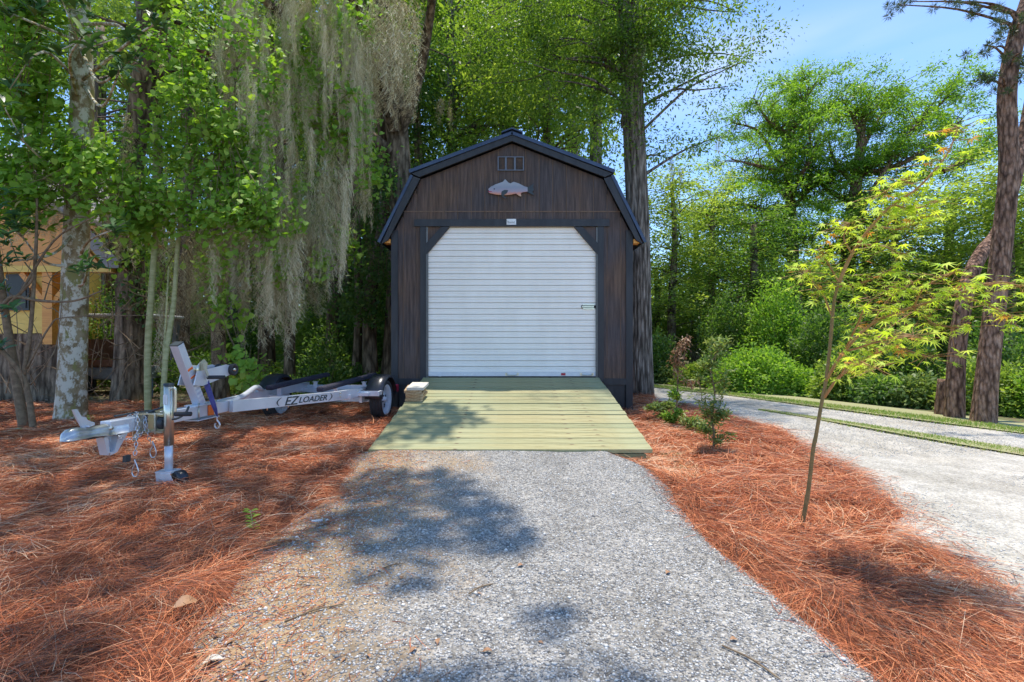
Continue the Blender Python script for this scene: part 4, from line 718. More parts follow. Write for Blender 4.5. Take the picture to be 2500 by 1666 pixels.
for i, (a, d, rx, h, n, m_, lab) in enumerate([
    (1850, 10.3, .95, .95, 9000, 'vine', 'low broad green mound beyond the road left of the maple'), (1950, 10.2, .7, .5, 4500, 'vine', 'small green mound at the foot of the broad one'), (1600, 12.6, .7, 1.3, 5000, 'dkleaf', 'dark bush at the bend of the road next to the oak trunk'),
    (1640, 12.2, .5, .45, 2600, 'shrub', 'yellowish low bush at the bend of the road'), (1700, 11.6, .6, .55, 3200, 'bgleaf', 'light green low bush behind the withered shrub'), (1760, 11.3, .6, .9, 3500, 'dkleaf', 'dark bush left of the broad mound'),
    (2060, 9.2, .6, .8, 4000, 'bgleaf', 'pale leafy bush right behind the maple trunk'), (2160, 8.6, .6, .45, 3000, 'dkleaf', 'low dark bush below the maple crown'), (2250, 8.2, .45, .5, 3000, 'shrub', 'bright bush left of the broken stump'), (2375, 7.6, .5, .8, 3500, 'bgleaf', 'bush between the two pine trunks'),
    (2490, 7.4, .6, .7, 4500, 'bgleaf', 'bush right of the tall pine'), (2580, 7.0, .6, .9, 4000, 'vine', 'bush at the right edge of the picture'), (2440, 8.8, .8, 1.4, 5000, 'dkleaf', 'tall dark bush behind the tall pine'), (2110, 9.8, .8, 1.3, 5000, 'dkleaf', 'tall dark bush under the maple crown'), (2200, 9.6, .7, 1.5, 5000, 'dkleaf', 'dark thicket bush behind the bright one'), (2020, 11, .9, 1.9, 8000, 'dkleaf', 'tall vine-smothered bush behind the maple trunk'), (1900, 12.2, .9, 2.6, 9000, 'vine', 'tall ivy-green mass behind the broad mound'), (1780, 13, .9, 2.4, 8000, 'dkleaf', 'tall shadowy bush behind the leafy young shrub')]):
    bush('bush', lab, a, d, rx, h, n, M[m_], 700 + i, .085 if d > 8 else .07)
for i, (a, d, rx, h, n, m_, lab) in enumerate([(620, 10.5, .9, .35, 3000, 'bgleaf', 'low fern-like undergrowth behind the strap'), (700, 9.6, .8, .35, 2600, 'dkleaf', 'undergrowth behind the left trailer wheel'), (860, 9.8, .8, .6, 3500, 'dkleaf', 'dark undergrowth beside the shed'), (760, 12, 1.3, .7, 4200, 'dkleaf', 'dark undergrowth in front of the clearing'), (900, 12.5, 1.2, 1.5, 6000, 'dkleaf', 'taller dark bush in the gap beside the shed'), (480, 11, 1.0, .8, 3500, 'dkleaf', 'undergrowth deep behind the saplings'), (800, 9.2, .5, 1.5, 2200, 'dkleaf', 'leafy dark shrub above the bunks'), (250, 12, 1.2, 2.5, 7000, 'dkleaf', 'tall shrub under the house eave')]):
    bush('bush', lab, a, d, rx, h, n, M[m_], 740 + i, .08, group='undergrowth behind the trailer')
for (lab, a, d, rx, h, i) in BUSHQ: bush('bush', lab, a, d, rx, h, 5500, M['dkleaf' if i % 3 else 'bgleaf'], 770 + i, .15, group='undergrowth behind the trailer')
patch = np.random.default_rng(66); n = 9000; yy = patch.uniform(18, 30, n); xx = (patch.uniform(590, 960, n) - 1250) / FPX * yy
leaves('ground_cover', np.stack([xx, yy, gh(xx, yy) + .02], -1), np.stack([patch.normal(0, .5, n), patch.normal(0, .5, n), np.ones(n)], -1), patch.normal(size=(n, 3)), patch.uniform(.1, .3, n), np.full(n, .06), DIA, M['grass'], patch.random(n) * .6)['kind'] = 'stuff'

# ------------------------------------------------------------------ shed
SY = 7.24; K = SY / FPX; SX = 0.01
def sx(p): return (p - 1250) * K
def sz(p): return CAMZ + (833 - p) * K
shed = empty('storage_shed', (SX, SY, 0), 'dark brown barn-roofed storage shed with black trim and white roll-up door', 'shed')
def sbuild(mb, name, mat, parent=None, bevel=0):
    o = mb.build(name, mat, parent or shed, bevel)
    for v in o.data.vertices: v.co.x -= SX if parent is None else 0; v.co.y -= SY if parent is None else 0
    return o
APX, APZ = sx(1250), sz(351); KX, KZ = 1.36, sz(438); EX, EZ = sx(1546), sz(585); WX = 1.79; ZB = .44
def top(x):
    x = abs(x)
    if x < KX: return APZ + (KZ - APZ) * x / KX
    return KZ + (EZ - KZ) * (x - KX) / (EX - KX)
DX, DZ0, DZ1 = 1.262, .52, sz(553)
# backing wall behind the boards, with the door opening left out
mb = MB()
for xa, xb in ((-WX, -DX - .02), (DX + .02, WX)):
    mb.prism([(xa, ZB), (xb, ZB), (xb, top(xb)), (max(min(KX, xb), xa) if xa > 0 else max(-KX, xa), KZ if True else 0), (xa, top(xa))] if False else [(xa, ZB), (xb, ZB), (xb, top(xb)), (xa, top(xa))], SY + .006, SY + .06)
mb.prism([(-DX - .02, DZ1), (DX + .02, DZ1), (DX + .02, top(DX + .02)), (0, APZ), (-DX - .02, top(DX + .02))], SY + .006, SY + .06)
sbuild(mb, 'wall_backing', M['sidegroove'])
mb = MB(); pit = .2035; g_ = .0055; zf = sz(517)
xs = [-WX] + [i * pit for i in range(-8, 9)] + [WX]
for i in range(len(xs) - 1):
    a, b = xs[i] + g_, xs[i + 1] - g_
    if b - a < .02: continue
    def strip(a, b, zl):
        pts = [(a, zl), (b, zl), (b, top(b))]
        for kx in (KX, 0, -KX):
            if a < kx < b: pts.append((kx, top(kx)))
        pts.append((a, top(a))); mb.prism(pts, SY, SY + .022)
    if b <= -DX or a >= DX: strip(a, b, ZB)
    elif a < -DX: strip(a, -DX, ZB); strip(-DX, b, DZ1)
    elif b > DX: strip(a, DX, DZ1); strip(DX, b, ZB)
    else: strip(a, b, DZ1)
sbuild(mb, 'front_wall', M['siding'])
for s in (-1, 1): sbuild(MB().prism([(s * 1.262, sz(555)), (s * sx(1415), sz(555)), (s * 1.262, sz(608))], SY + .004, SY + .03), 'corner_infill', M['siding'])
mb = MB().box(-1.62, 1.62, SY - .007, SY - .001, zf - .006, zf + .008); sbuild(mb, 'flashing', M['sidegroove'])
L_ = 4.9
for s in (-1, 1):
    mb = MB().box(min(s * WX, s * (WX - .05)), max(s * WX, s * (WX - .05)), SY + .062, SY + L_, .02, top(WX) + .1)
    for i in range(23): mb.box(s * WX - (.006 if s < 0 else 0), s * WX + (.006 if s > 0 else 0), SY + .1 + i * .205, SY + .1 + i * .205 + .19, .02, top(WX) + .04)
    sbuild(mb, 'side_wall', M['siding'])
sbuild(MB().prism([(-WX, .02), (WX, .02), (WX, top(WX)), (KX, KZ), (0, APZ), (-KX, KZ), (-WX, top(WX))], SY + L_, SY + L_ + .05), 'rear_wall', M['siding'])
sbuild(MB().box(-WX + .06, WX - .06, SY + .07, SY + L_ - .01, .40, .47), 'floor_deck', M['deckdark'])
# roof
RK, RKZ = sx(1495), sz(423); RE, REZ = sx(1573), sz(594); RAZ = sz(329); FY = SY - .12
for s in (-1, 1):
    def pan(x0, z0, x1, z1, th, y0, y1, ribs, name):
        mb = MB(); d = Vector((x1 - x0, 0, z1 - z0)); L = d.length; d.normalize(); nrm = Vector((-d.z, 0, d.x)); nrm = nrm if nrm.z > 0 else -nrm
        a = Vector((x0, 0, z0)); b = Vector((x1, 0, z1)); q = [a, b, b - nrm * th, a - nrm * th]
        mb.prism([(s * p.x, p.z) for p in q], y0, y1)
        y = y0 + .03
        while y < y1:
            q2 = [a + nrm * .018, b + nrm * .018, b, a]; mb.prism([(s * p.x, p.z) for p in q2], y, y + .035); y += .228
        return sbuild(mb, name, M['metalroof'])
    pan(0, RAZ, RK + .02, RKZ + .005, .045, FY, SY + L_ + .1, True, 'upper_roof_panel')
    pan(RK - .01, RKZ - .06, RE, REZ, .035, FY + .012, SY + L_ + .1, True, 'lower_roof_panel')
    # fascia under the metal
    f1 = [(0, RAZ - .045), (s * (RK - .02), RKZ - .042), (s * (KX + .012), KZ - .0), (0, APZ + .0)]
    sbuild(MB().prism(f1, FY + .02, FY + .055), 'fascia_board', M['trim'])
    f2 = [(s * (RK - .025), RKZ - .075), (s * (RE - .05), REZ - .028), (s * (EX + .02), EZ - .03), (s * KX, KZ - .02)]
    sbuild(MB().prism(f2, FY + .026, FY + .06), 'fascia_board', M['trim'])
    sbuild(MB().box(min(s * 1.81, s * 1.9), max(s * 1.81, s * 1.9), SY - .05, SY + .1, REZ - .01, REZ + .05), 'rafter_tail', M['orangewood'])
sbuild(MB().prism([(-.16, RAZ - .03), (-.15, RAZ - .005), (0, RAZ + .05), (.15, RAZ - .005), (.16, RAZ - .03), (0, RAZ + .03)], FY - .015, SY + L_ + .12), 'ridge_cap', M['metalroof'])
# trim
yT = SY - .022
sbuild(MB().box(sx(1012), sx(1487), yT - .01, SY - .001, sz(554), sz(537)), 'door_header', M['trim'])
for s in (-1, 1):
    a, b = sorted((s * 1.285, s * 1.372)); sbuild(MB().box(a, b, yT, SY - .001, ZB + .01, sz(554) - .002), 'door_jamb', M['trim'])
    a, b = sorted((s * (WX + .015), s * (WX - .085))); sbuild(MB().box(a, b, yT, SY - .001, -.02, top(WX - .04) + .0), 'corner_board', M['trim'])
    p = [(s * sx(1402), sz(555)), (s * sx(1422), sz(555)), (s * 1.284, sz(595)), (s * 1.284, sz(622))]
    sbuild(MB().prism(p, yT + .002, SY + .03), 'corner_brace', M['trim'])
    sbuild(MB().box(*sorted((s * 1.262, s * 1.284)), SY - .004, SY + .03, ZB + .07, DZ1), 'door_track', M['trackgrey'])
    a, b = sorted((s * 1.375, s * (WX - .087))); sbuild(MB().box(a, b, yT + .003, SY - .001, .405, .50), 'base_trim', M['trim'])
    a, b = sorted((s * .9, s * (WX - .087))); sbuild(MB().box(a, b, SY + .01, SY + .03, -.05, .404), 'skirting', M['trim'])
# door curtain with real ribs
mb = MB(); prof = []; z = DZ0 + .075; pitch = (DZ1 - z) / 25.0
for i in range(25):
    prof += [(0, z), (0, z + pitch * .34), (.006, z + pitch * .40), (.006, z + pitch * .47), (0, z + pitch * .53), (0, z + pitch * .84), (.011, z + pitch * .88), (.011, z + pitch * .95)]; z += pitch
prof.append((0, z)); yD = SY + .035
vs_ = [(-1.26, yD + a, b) for a, b in prof] + [(1.26, yD + a, b) for a, b in prof]; n = len(prof)
mb.add(vs_, [(i, i + n, i + n + 1, i + 1) for i in range(n - 1)]); dr = sbuild(mb, 'roll_up_door', M['door'])
mb = MB(); z = DZ0 + .075
for i in range(25): mb.box(-1.258, 1.258, yD + .0085, yD + .0105, z + pitch * .885, z + pitch * .945); z += pitch
def child(mb, name, mat, par):
    o = mb.build(name, mat, par)
    for v in o.data.vertices: v.co.x -= SX; v.co.y -= SY
    return o
child(mb, 'slat_joint', M['doorline'], dr)
child(MB().box(-1.258, 1.258, yD - .014, yD + .01, DZ0 + .012, DZ0 + .073), 'bottom_bar', M['steel'], dr)
child(MB().box(-1.25, 1.25, yD - .004, yD + .02, DZ0 - .03, DZ0 + .011), 'rubber_seal', M['rubber'], dr)
for a in (1250, 1433):
    x_ = sx(a); q = [(x_ - .085, yD - .016, DZ0 + .05), (x_ - .06, yD - .05, DZ0 + .03), (x_ + .06, yD - .05, DZ0 + .03), (x_ + .085, yD - .016, DZ0 + .05)]
    child(MB().tube(smooth_path(q, 3), .008, 6).box(x_ - .1, x_ - .07, yD - .02, yD - .013, DZ0 + .02, DZ0 + .062).box(x_ + .07, x_ + .1, yD - .02, yD - .013, DZ0 + .02, DZ0 + .062), 'lift_handle', M['zinc'], dr)
child(MB().box(sx(1070), sx(1077), yD - .03, yD - .013, DZ0 + .01, DZ0 + .06).box(sx(1047), sx(1058), yD - .02, yD - .013, DZ0 + .02, DZ0 + .06), 'door_stop', M['steel'], dr)
child(MB().box(sx(1370), sx(1381), yD - .018, yD - .0145, DZ0 + .022, DZ0 + .06), 'warning_sticker', M['red'], dr)
child(MB().box(sx(1122), sx(1130), yD - .018, yD - .0145, DZ0 + .028, DZ0 + .055).box(sx(1133), sx(1146), yD - .018, yD - .0145, DZ0 + .03, DZ0 + .045).box(sx(1149), sx(1155), yD - .018, yD - .0145, DZ0 + .03, DZ0 + .05), 'maker_sticker', M['white'], dr)
zl = sz(749)
child(MB().box(sx(1424), sx(1452), yD - .012, yD - .002, zl + .02, zl + .038).box(sx(1424), sx(1452), yD - .012, yD - .002, zl - .04, zl - .02).box(sx(1421), sx(1450), yD - .03, yD - .012, zl - .012, zl + .008), 'slide_latch', M['zinc'], dr)
child(MB().box(sx(1420), sx(1456), yD - .006, yD - .003, zl - .0195, zl + .0195), 'latch_slot', M['rubber'], dr)
# vent
vt = sbuild(MB().box(sx(1214), sx(1280), SY - .03, SY - .024, 0, .001), 'gable_vent', M['trim'])
x0, x1, z0, z1 = sx(1215), sx(1279), sz(418), sz(384)
vt.data.clear_geometry(); vm = MB().box(x0, x1, SY - .026, SY - .001, z1 - .012, z1).box(x0, x1, SY - .026, SY - .001, z0, z0 + .012).box(x0, x0 + .016, SY - .026, SY - .001, z0 + .012, z1 - .012).box(x1 - .016, x1, SY - .026, SY - .001, z0 + .012, z1 - .012)
vt.data.from_pydata([(v[0] - SX, v[1] - SY, v[2]) for v in vm.v], [], vm.f)
M['ventmetal'] = plain('vent_metal', (0.13, 0.145, 0.18), 0.5)
vt.data.materials.clear(); vt.data.materials.append(M['ventmetal'])
for a in (1235, 1257): child(MB().box(sx(a) - .014, sx(a) + .014, SY - .024, SY - .003, z0 + .012, z1 - .012), 'vent_mullion', M['ventmetal'], vt)
child(MB().box(x0 + .016, x1 - .016, SY - .004, SY - .0015, z0 + .012, z1 - .012), 'vent_screen', noisy('vent_screen_mat', two((0.02, 0.015, 0.012), (0.1, 0.055, 0.03)), 6), vt)
# nameplate
npl = sbuild(MB().box(sx(1237), sx(1260), yT - .016, yT - .0105, sz(550.5), sz(536.5)), 'nameplate', M['white'])
mb = MB(); a = sx(1239.5); zt = sz(543.5)
for i, (w_, h_) in enumerate([(.012, .03), (.008, .014), (.008, .018), (.008, .013), (.010, .014), (.008, .018), (.008, .013), (.009, .022)]): mb.box(a, a + w_, yT - .0175, yT - .0162, zt - .012, zt - .012 + h_ * .8); a += w_ + .0045
mb.box(sx(1239.5), sx(1257.5), yT - .0175, yT - .0162, sz(547.3), sz(546.6)); child(mb, 'nameplate_lettering', M['greyink'], npl)

# fish ornament
fo = empty('fish_plaque', (sx(1243), SY - .03, sz(466)), 'painted pink and grey wooden fish mounted on the gable below the vent', 'wall ornament')
def fpts(l): return [((x - 1243) * K, (466 - y) * K) for x, y in l]
def zz(l): return [(900 + a / 3.136, 300 + b / 3.136) for a, b in l]
body = fpts(zz([(916, 515), (935, 498), (970, 480), (1020, 462), (1030, 458), (1046, 440), (1070, 465), (1085, 472), (1110, 459), (1150, 472), (1195, 496), (1216, 500), (1216, 534), (1175, 538), (1165, 545), (1168, 570), (1150, 565), (1128, 548), (1090, 556), (1040, 560), (980, 556), (930, 545), (916, 535), (924, 527)]))
def extr(name, poly, y0, y1, mat, par): return MB().prism(poly, y0, y1).build(name, mat, par)
extr('body', body, -.012, .012, M['fish'], fo)
extr('tail_fin', fpts(zz([(1214, 502), (1235, 492), (1268, 466), (1256, 498), (1266, 518), (1252, 534), (1268, 562), (1232, 545), (1214, 536)])), -.004, .008, M['ink'], fo)
extr('pectoral_fin', fpts(zz([(1018, 535), (1040, 522), (1068, 524), (1060, 545), (1038, 560), (1030, 565), (1055, 580), (1050, 588), (1025, 575), (1015, 560)])), -.018, -.0125, M['ink'], fo)
extr('mouth', fpts(zz([(916, 531), (945, 533), (945, 536), (916, 536)])), -.016, -.0125, M['red'], fo)
extr('eye', fpts([(1243 - 36 + 1.6 * math.cos(t * .785), 464 + 1.6 * math.sin(t * .785)) for t in range(8)]), -.016, -.0125, M['ink'], fo)
MB().box(-.02, .02, .0125, .0295, -.02, .02).build('mount_block', M['trim'], fo)

# ------------------------------------------------------------------ ramp
RY0, RY1, RZ0, RZ1 = 4.42, 7.17, .068, .522; SL = (RZ1 - RZ0) / (RY1 - RY0); LR = math.hypot(RY1 - RY0, RZ1 - RZ0); RA = math.atan2(RZ1 - RZ0, RY1 - RY0)
ramp_ = empty('wooden_ramp', (0, RY0, RZ0), 'broad ramp of fresh greenish-yellow planks leading up to the roll-up door', 'ramp')
rng = random.Random(4); t = 0; i = 0; NP = 19; pw = LR / NP
for i in range(NP):
    gap = rng.choice([.008, .012, .016, .022]); dx = rng.uniform(-.008, .008); t0 = i * pw; mb = MB()
    mb.box(-1.31 + dx, 1.29 + dx, 0, pw - gap, -.038, 0)
    for x_ in (-1.27, -.65, 0, .62, 1.2):
        for yy_ in (.03, .1): mb.lathe([(-.002, .0045), (.0012, .0045)], 6, T(x_ + rng.uniform(-.006, .006), yy_, 0), 'z')
    o = mb.build('plank', M['deck'], ramp_, .003); o.location = (0, math.cos(RA) * t0, math.sin(RA) * t0 + rng.uniform(-.003, .003)); o.rotation_euler = (RA, 0, 0)
    for v in o.data.vertices: pass
for x_ in (-1.27, -.65, 0, .62, 1.2):
    MB().prism([(.04, -.043), (RY1 - RY0 - .005, RZ1 - RZ0 - .043), (RY1 - RY0 - .005, RZ1 - RZ0 - .23), (1.3, -.15), (.04, -.15)], x_ - .02, x_ + .02, 'yz').build('joist', M['deckdark'], ramp_)
MB().box(-1.29, 1.225, -.003, .036, -.21, -.042).build('front_beam', M['deckdark'], ramp_)
# offcut stack, each board its own object
labs = ['white-topped wood offcut, topmost of the small stack on the ramp', 'second offcut from the top of the small stack on the ramp', 'middle offcut of the small stack on the ramp, knotty end grain', 'second offcut from the bottom of the small stack on the ramp', 'lowest pale offcut of the small stack resting on the ramp']
rng = random.Random(2); nrm = Vector((0, -math.sin(RA), math.cos(RA)))
y0 = 5.92; z0 = RZ0 + (y0 - RY0) * SL + .002
for k in range(5):
    kk = 4 - k; tk = .034; pos = Vector((-1.205 + rng.uniform(-.012, .02), y0 + rng.uniform(-.012, .012), z0)) + nrm * (tk + .0015) * kk
    o = MB().box(-.105, .105, 0, .27, 0, tk).build('wood_offcut', M['palewood'] if k == 0 else M['cutwood'], None, .002); o.location = pos; o.rotation_euler = (RA, 0, R(rng.uniform(-5, 5)))
    setp(o, labs[k], 'board', 'stacked wood offcuts')

# ------------------------------------------------------------------ boat trailer
TR = empty('boat_trailer', (-2.5, 6.6, 0), 'empty galvanised boat trailer with blue winch strap parked on the pine straw', 'trailer', rz=-math.atan(.07))
def tl(p):  # world -> trailer local
    p = Vector(p) - Vector((-2.5, 6.6, 0)); a = math.atan(.07); return Vector((p.x * math.cos(a) - p.y * math.sin(a), p.x * math.sin(a) + p.y * math.cos(a), p.z))
def tb_(mb, name, mat, par=TR, bevel=0): return mb.build(name, mat, par, bevel)
ZC = .44
for s in (-1, 1):
    # wheel: tyre > nothing, rim, hub
    wx = s * .735; tread = []
    for a, r in [(-.074, .205), (-.082, .225), (-.078, .25), (-.066, .262), (-.05, .266), (-.046, .258), (-.04, .258), (-.036, .267), (-.018, .268), (-.014, .259), (-.008, .259), (-.004, .268), (.004, .268), (.008, .259), (.014, .259), (.018, .268), (.036, .267), (.04, .258), (.046, .258), (.05, .266), (.066, .262), (.078, .25), (.082, .225), (.074, .205)]: tread.append((a, r))
    wh = tb_(MB().lathe(tread, 40, loop=True), 'wheel', M['rubber']); wh.location = (wx, 0, .268); 
    rm = MB().lathe([(-.055, .2), (-.05, .19), (.0, .17), (.045, .172), (.062, .186), (.07, .2), (.072, .207), (.066, .207), (.0, .18), (-.05, .206)], 32, loop=True)
    rm.lathe([(-.01, .176), (.006, .14), (.022, .09), (.03, .06), (.034, .05), (.036, .001)], 32, cap=False)
    rr = rm.build('rim', M['rim'], wh)
    if s < 0: rr.rotation_euler = (0, 0, 0)
    mbh = MB()
    for k in range(5):
        a = k * 1.2566 + .3; mbh.lathe([(.010, .019), (.0185, .019), (.019, .001)], 10, T(0, math.cos(a) * .115, math.sin(a) * .115))
        mbh.lathe([(.034, .011), (.046, .011), (.048, .001)], 6, T(0, math.cos(a + .6) * .065, math.sin(a + .6) * .065))
    mbh.build('lug_nuts', M['ink'], rr); MB().lathe([(.03, .036), (.06, .034), (.068, .028), (.07, .001)], 16).build('hub_cap', M['rim'], rr)
    # fender
    mb = MB(); N_ = 20; vs = []; fs = []
    for k in range(N_ + 1):
        a = R(8) + (R(172) - R(8)) * k / N_; 
        for (xx, r) in [(-.115, .318), (-.10, .335), (-.03, .345), (.03, .345), (.10, .335), (.118, .30), (.112, .296), (.095, .33), (-.095, .33), (-.112, .313)]: vs.append((xx, math.cos(a) * r, math.sin(a) * r))
    m_ = 10
    for k in range(N_):
        for j in range(m_): fs.append((k * m_ + j, k * m_ + (j + 1) % m_, (k + 1) * m_ + (j + 1) % m_, (k + 1) * m_ + j))
    fs += [tuple(range(m_)), tuple(range(N_ * m_, N_ * m_ + m_))]
    fe = tb_(mb.add(vs, fs, True), 'fender', M['blackplastic']); fe.location = (wx, 0, .268)
    tb_(MB().box(*sorted((s * .56, s * .70)), -.42, -.36, .36, .40).box(*sorted((s * .55, s * .83)), -.365, -.355, .355, .42).box(*sorted((s * .82, s * .845)), -.42, -.28, .37, .42), 'fender_bracket', M['steel'])
    # frame rail: straight part then in to the tongue
    P_ = [Vector((s * .56, .52, .40)), Vector((s * .56, -.35, .40)), Vector((s * .46, -.9, .41)), Vector((s * .075, -2.15, ZC + .02))]
    mb = MB()
    for a, b in zip(P_[:-1], P_[1:]): mb.beam(a, b + (b - a).normalized() * .012, .045, .105)
    tb_(mb, 'frame_rail', M['steel'])
    # bunk
    mb = MB().beam((s * .35, -1.0 if s > 0 else -.85, .50), (s * .37, .75, .55), .09, .06); b_ = tb_(mb, 'bunk', M['carpet'], bevel=.018)
    for yy in (-.6, .35): tb_(MB().beam((s * .36, yy, .38), (s * .36, yy, .48), .05, .02, (0, 1, 0)).box(s * .36 - .03, s * .36 + .03, yy - .03, yy + .03, .47, .478), 'bunk_bracket', M['steel'])
    lt = tb_(MB().box(*sorted((s * .60, s * .74)), .50, .512, .30, .44), 'light_bracket', M['steel']); MB().box(*sorted((s * .64, s * .80)), .513, .56, .32, .43).build('tail_light', M['red'], lt, .008)
    MB().box(*sorted((s * .741, s * .785)), .44, .512, .33, .42).build('side_marker', M['red'], lt, .006)
tb_(MB().beam((-.62, .5, .38), (.62, .5, .38), .05, .07), 'rear_crossmember', M['steel'])
tb_(MB().beam((-.56, -.6, .37), (0, -.6, .33), .05, .06).beam((0, -.6, .33), (.56, -.6, .37), .05, .06), 'front_crossmember', M['steel'])
tb_(MB().beam((-.56, .35, .36), (0, .35, .32), .05, .06).beam((0, .35, .32), (.56, .35, .36), .05, .06), 'middle_crossmember', M['steel'])
tb_(MB().beam((-.66, 0, .27), (.66, 0, .27), .06, .06), 'axle', M['steel'])
tb_(MB().box(.565, .60, -.36, -.02, .27, .36).box(-.60, -.565, -.36, -.02, .27, .36), 'leaf_spring', M['steel'])
TN = Vector((0, -2.0, ZC + .02)); TE = Vector((0, -3.36, ZC + .03))
tb_(MB().beam(TN, TE, .078, .10), 'tongue', M['steel'], bevel=.006)
# arched keel brace between rails seen behind the lettering
tb_(MB().tube(smooth_path([(-.5, -.75, .46), (-.35, -1.1, .53), (-.16, -1.6, .5), (-.04, -2.0, .47)], 5), .03, 8), 'guide_arm', M['steel'])
# coupler
def cz(y): return ZC + .035
mb = MB(); secs = [(-3.22, .043, -.025, .058), (-3.36, .044, -.02, .055), (-3.44, .042, -.01, .05), (-3.48, .034, -.006, .045), (-3.52, .036, -.006, .055), (-3.57, .039, -.006, .066), (-3.61, .036, -.006, .062), (-3.64, .026, -.006, .042), (-3.655, .01, -.005, .012)]
vs = []; fs = []
for (y, hw, zb, zt) in secs:
    c = ZC + .012
    for (a, b) in [(-1.12, 0), (-1, .0), (-1, .5), (-.7, .9), (0, 1.0), (.7, .9), (1, .5), (1, 0), (1.12, 0), (1.12, -.06), (-1.12, -.06)]:
        vs.append((a * hw, y, c + zb + b * (zt - zb) * 1.0 - (.004 if b < 0 else 0)))
m_ = 11
for k in range(len(secs) - 1):
    for j in range(m_): fs.append((k * m_ + j, k * m_ + (j + 1) % m_, (k + 1) * m_ + (j + 1) % m_, (k + 1) * m_ + j))
fs += [tuple(range(m_)), tuple(range((len(secs) - 1) * m_, len(secs) * m_))]
M['coupler'] = noisy('coupler_metal', two((0.42, 0.42, 0.42), (0.66, 0.64, 0.58)), 10, 0.32, .8, .08, .002)
cp = tb_(MB().add(vs, fs, True), 'coupler', M['coupler'])
mb = MB().prism([(-3.52, ZC + .06), (-3.44, ZC + .068), (-3.44, ZC + .085), (-3.49, ZC + .11), (-3.50, ZC + .13), (-3.53, ZC + .14), (-3.56, ZC + .19), (-3.585, ZC + .19), (-3.56, ZC + .13)], -.006, .006, 'yz').tube([(-.02, -3.50, ZC + .07), (.03, -3.50, ZC + .07)], .006, 6); mb.build('latch_lever', M['steel'], cp)
MB().lathe([(-.052, .011), (.052, .011)], 8, T(0, -3.36, ZC + .035)).build('coupler_bolt', M['zinc'], cp)
MB().box(-.022, .022, -3.5, -3.38, ZC - .016, ZC - .001).build('ball_clamp', M['ink'], cp)
# under-tongue V bracket
tb_(MB().prism([(-3.40, ZC - .02), (-3.26, ZC - .02), (-3.25, ZC - .03), (-3.30, ZC - .14), (-3.33, ZC - .15), (-3.37, ZC - .145)], -.028, -.022, 'yz').prism([(-3.40, ZC - .02), (-3.37, ZC - .02), (-3.355, ZC - .13), (-3.37, ZC - .145)], -.022, .03, 'yz').prism([(-3.29, ZC - .03), (-3.21, ZC - .02), (-3.30, ZC - .14), (-3.35, ZC - .15), (-3.355, ZC - .13), (-3.32, ZC - .125)], -.022, .03, 'yz'), 'hitch_guard', M['steel'])
# jack
jx, jy = .205, -3.06
jk = empty('swivel_jack', (jx, jy, 0)); jk.parent = TR
MB().tube([(0, 0, .30), (0, 0, .735)], .031, 20).build('outer_tube', M['zinc'], jk); MB().lathe([(.735, .034), (.75, .034), (.753, .02)], 20, axis='z').build('tube_cap', M['ink'], jk)
MB().tube([(0, 0, .10), (0, 0, .31)], .0265, 20).build('inner_tube', M['steel'], jk)
MB().box(-.002, .002, -.0335, -.031, .6, .68).box(-.016, .016, -.0335, -.0315, .60, .67).build('decal', M['white'], jk)
MB().box(-.008, .008, -.0335, -.0315, .44, .53).build('slot', M['zinc'], jk)
MB().tube(smooth_path([(.02, -.012, .715), (.06, -.02, .72), (.068, -.02, .70), (.068, -.02, .60), (.066, -.02, .535)], 4), .009, 8).build('crank_rod', M['zinc'], jk)
MB().tube([(.066, -.02, .53), (.078, -.02, .53), (.185, -.02, .532)], .0165, 12).build('crank_grip', M['rubber'], jk)
MB().box(-.06, .06, -.055, .045, .105, .118).prism([(-.02, .105), (.055, .105), (.095, .03), (.09, .012), (.06, .0), (.02, .03), (-.02, .07)], -.062, -.056, 'xz').prism([(-.02, .105), (.055, .105), (.095, .03), (.09, .012), (.06, .0), (.02, .03), (-.02, .07)], .046, .052, 'xz').prism([(-.06, .105), (-.03, .105), (-.01, .05), (.0, -.03), (-.045, -.03), (-.055, .02)], -.05, -.02, 'xz').build('caster_fork', M['steel'], jk)
cw = MB().lathe([(-.036, .02), (-.036, .052), (-.026, .066), (.026, .066), (.036, .052), (.036, .02)], 24).build('caster_wheel', M['blackplastic'], jk); cw.location = (.085, 0, .05); cw.rotation_euler = (0, 0, R(70))
tb_(MB().box(.042, .052, jy - .10, jy + .10, ZC - .05, ZC + .10).box(.052, jx - .02, jy - .035, jy + .045, ZC - .045, ZC - .035).box(.052, jx - .02, jy - .035, jy + .045, ZC + .085, ZC + .095).box(.13, .14, jy - .045, jy + .055, ZC - .055, ZC + .10), 'swivel_plate', M['zinc'])
tb_(MB().lathe([(.0, .045), (.03, .045), (.034, .03)], 20, T(.141, jy + .005, ZC + .02)).lathe([(.0, .022), (.04, .02)], 12, T(.15, jy + .005, ZC + .02)), 'swivel_hub', M['ink'])
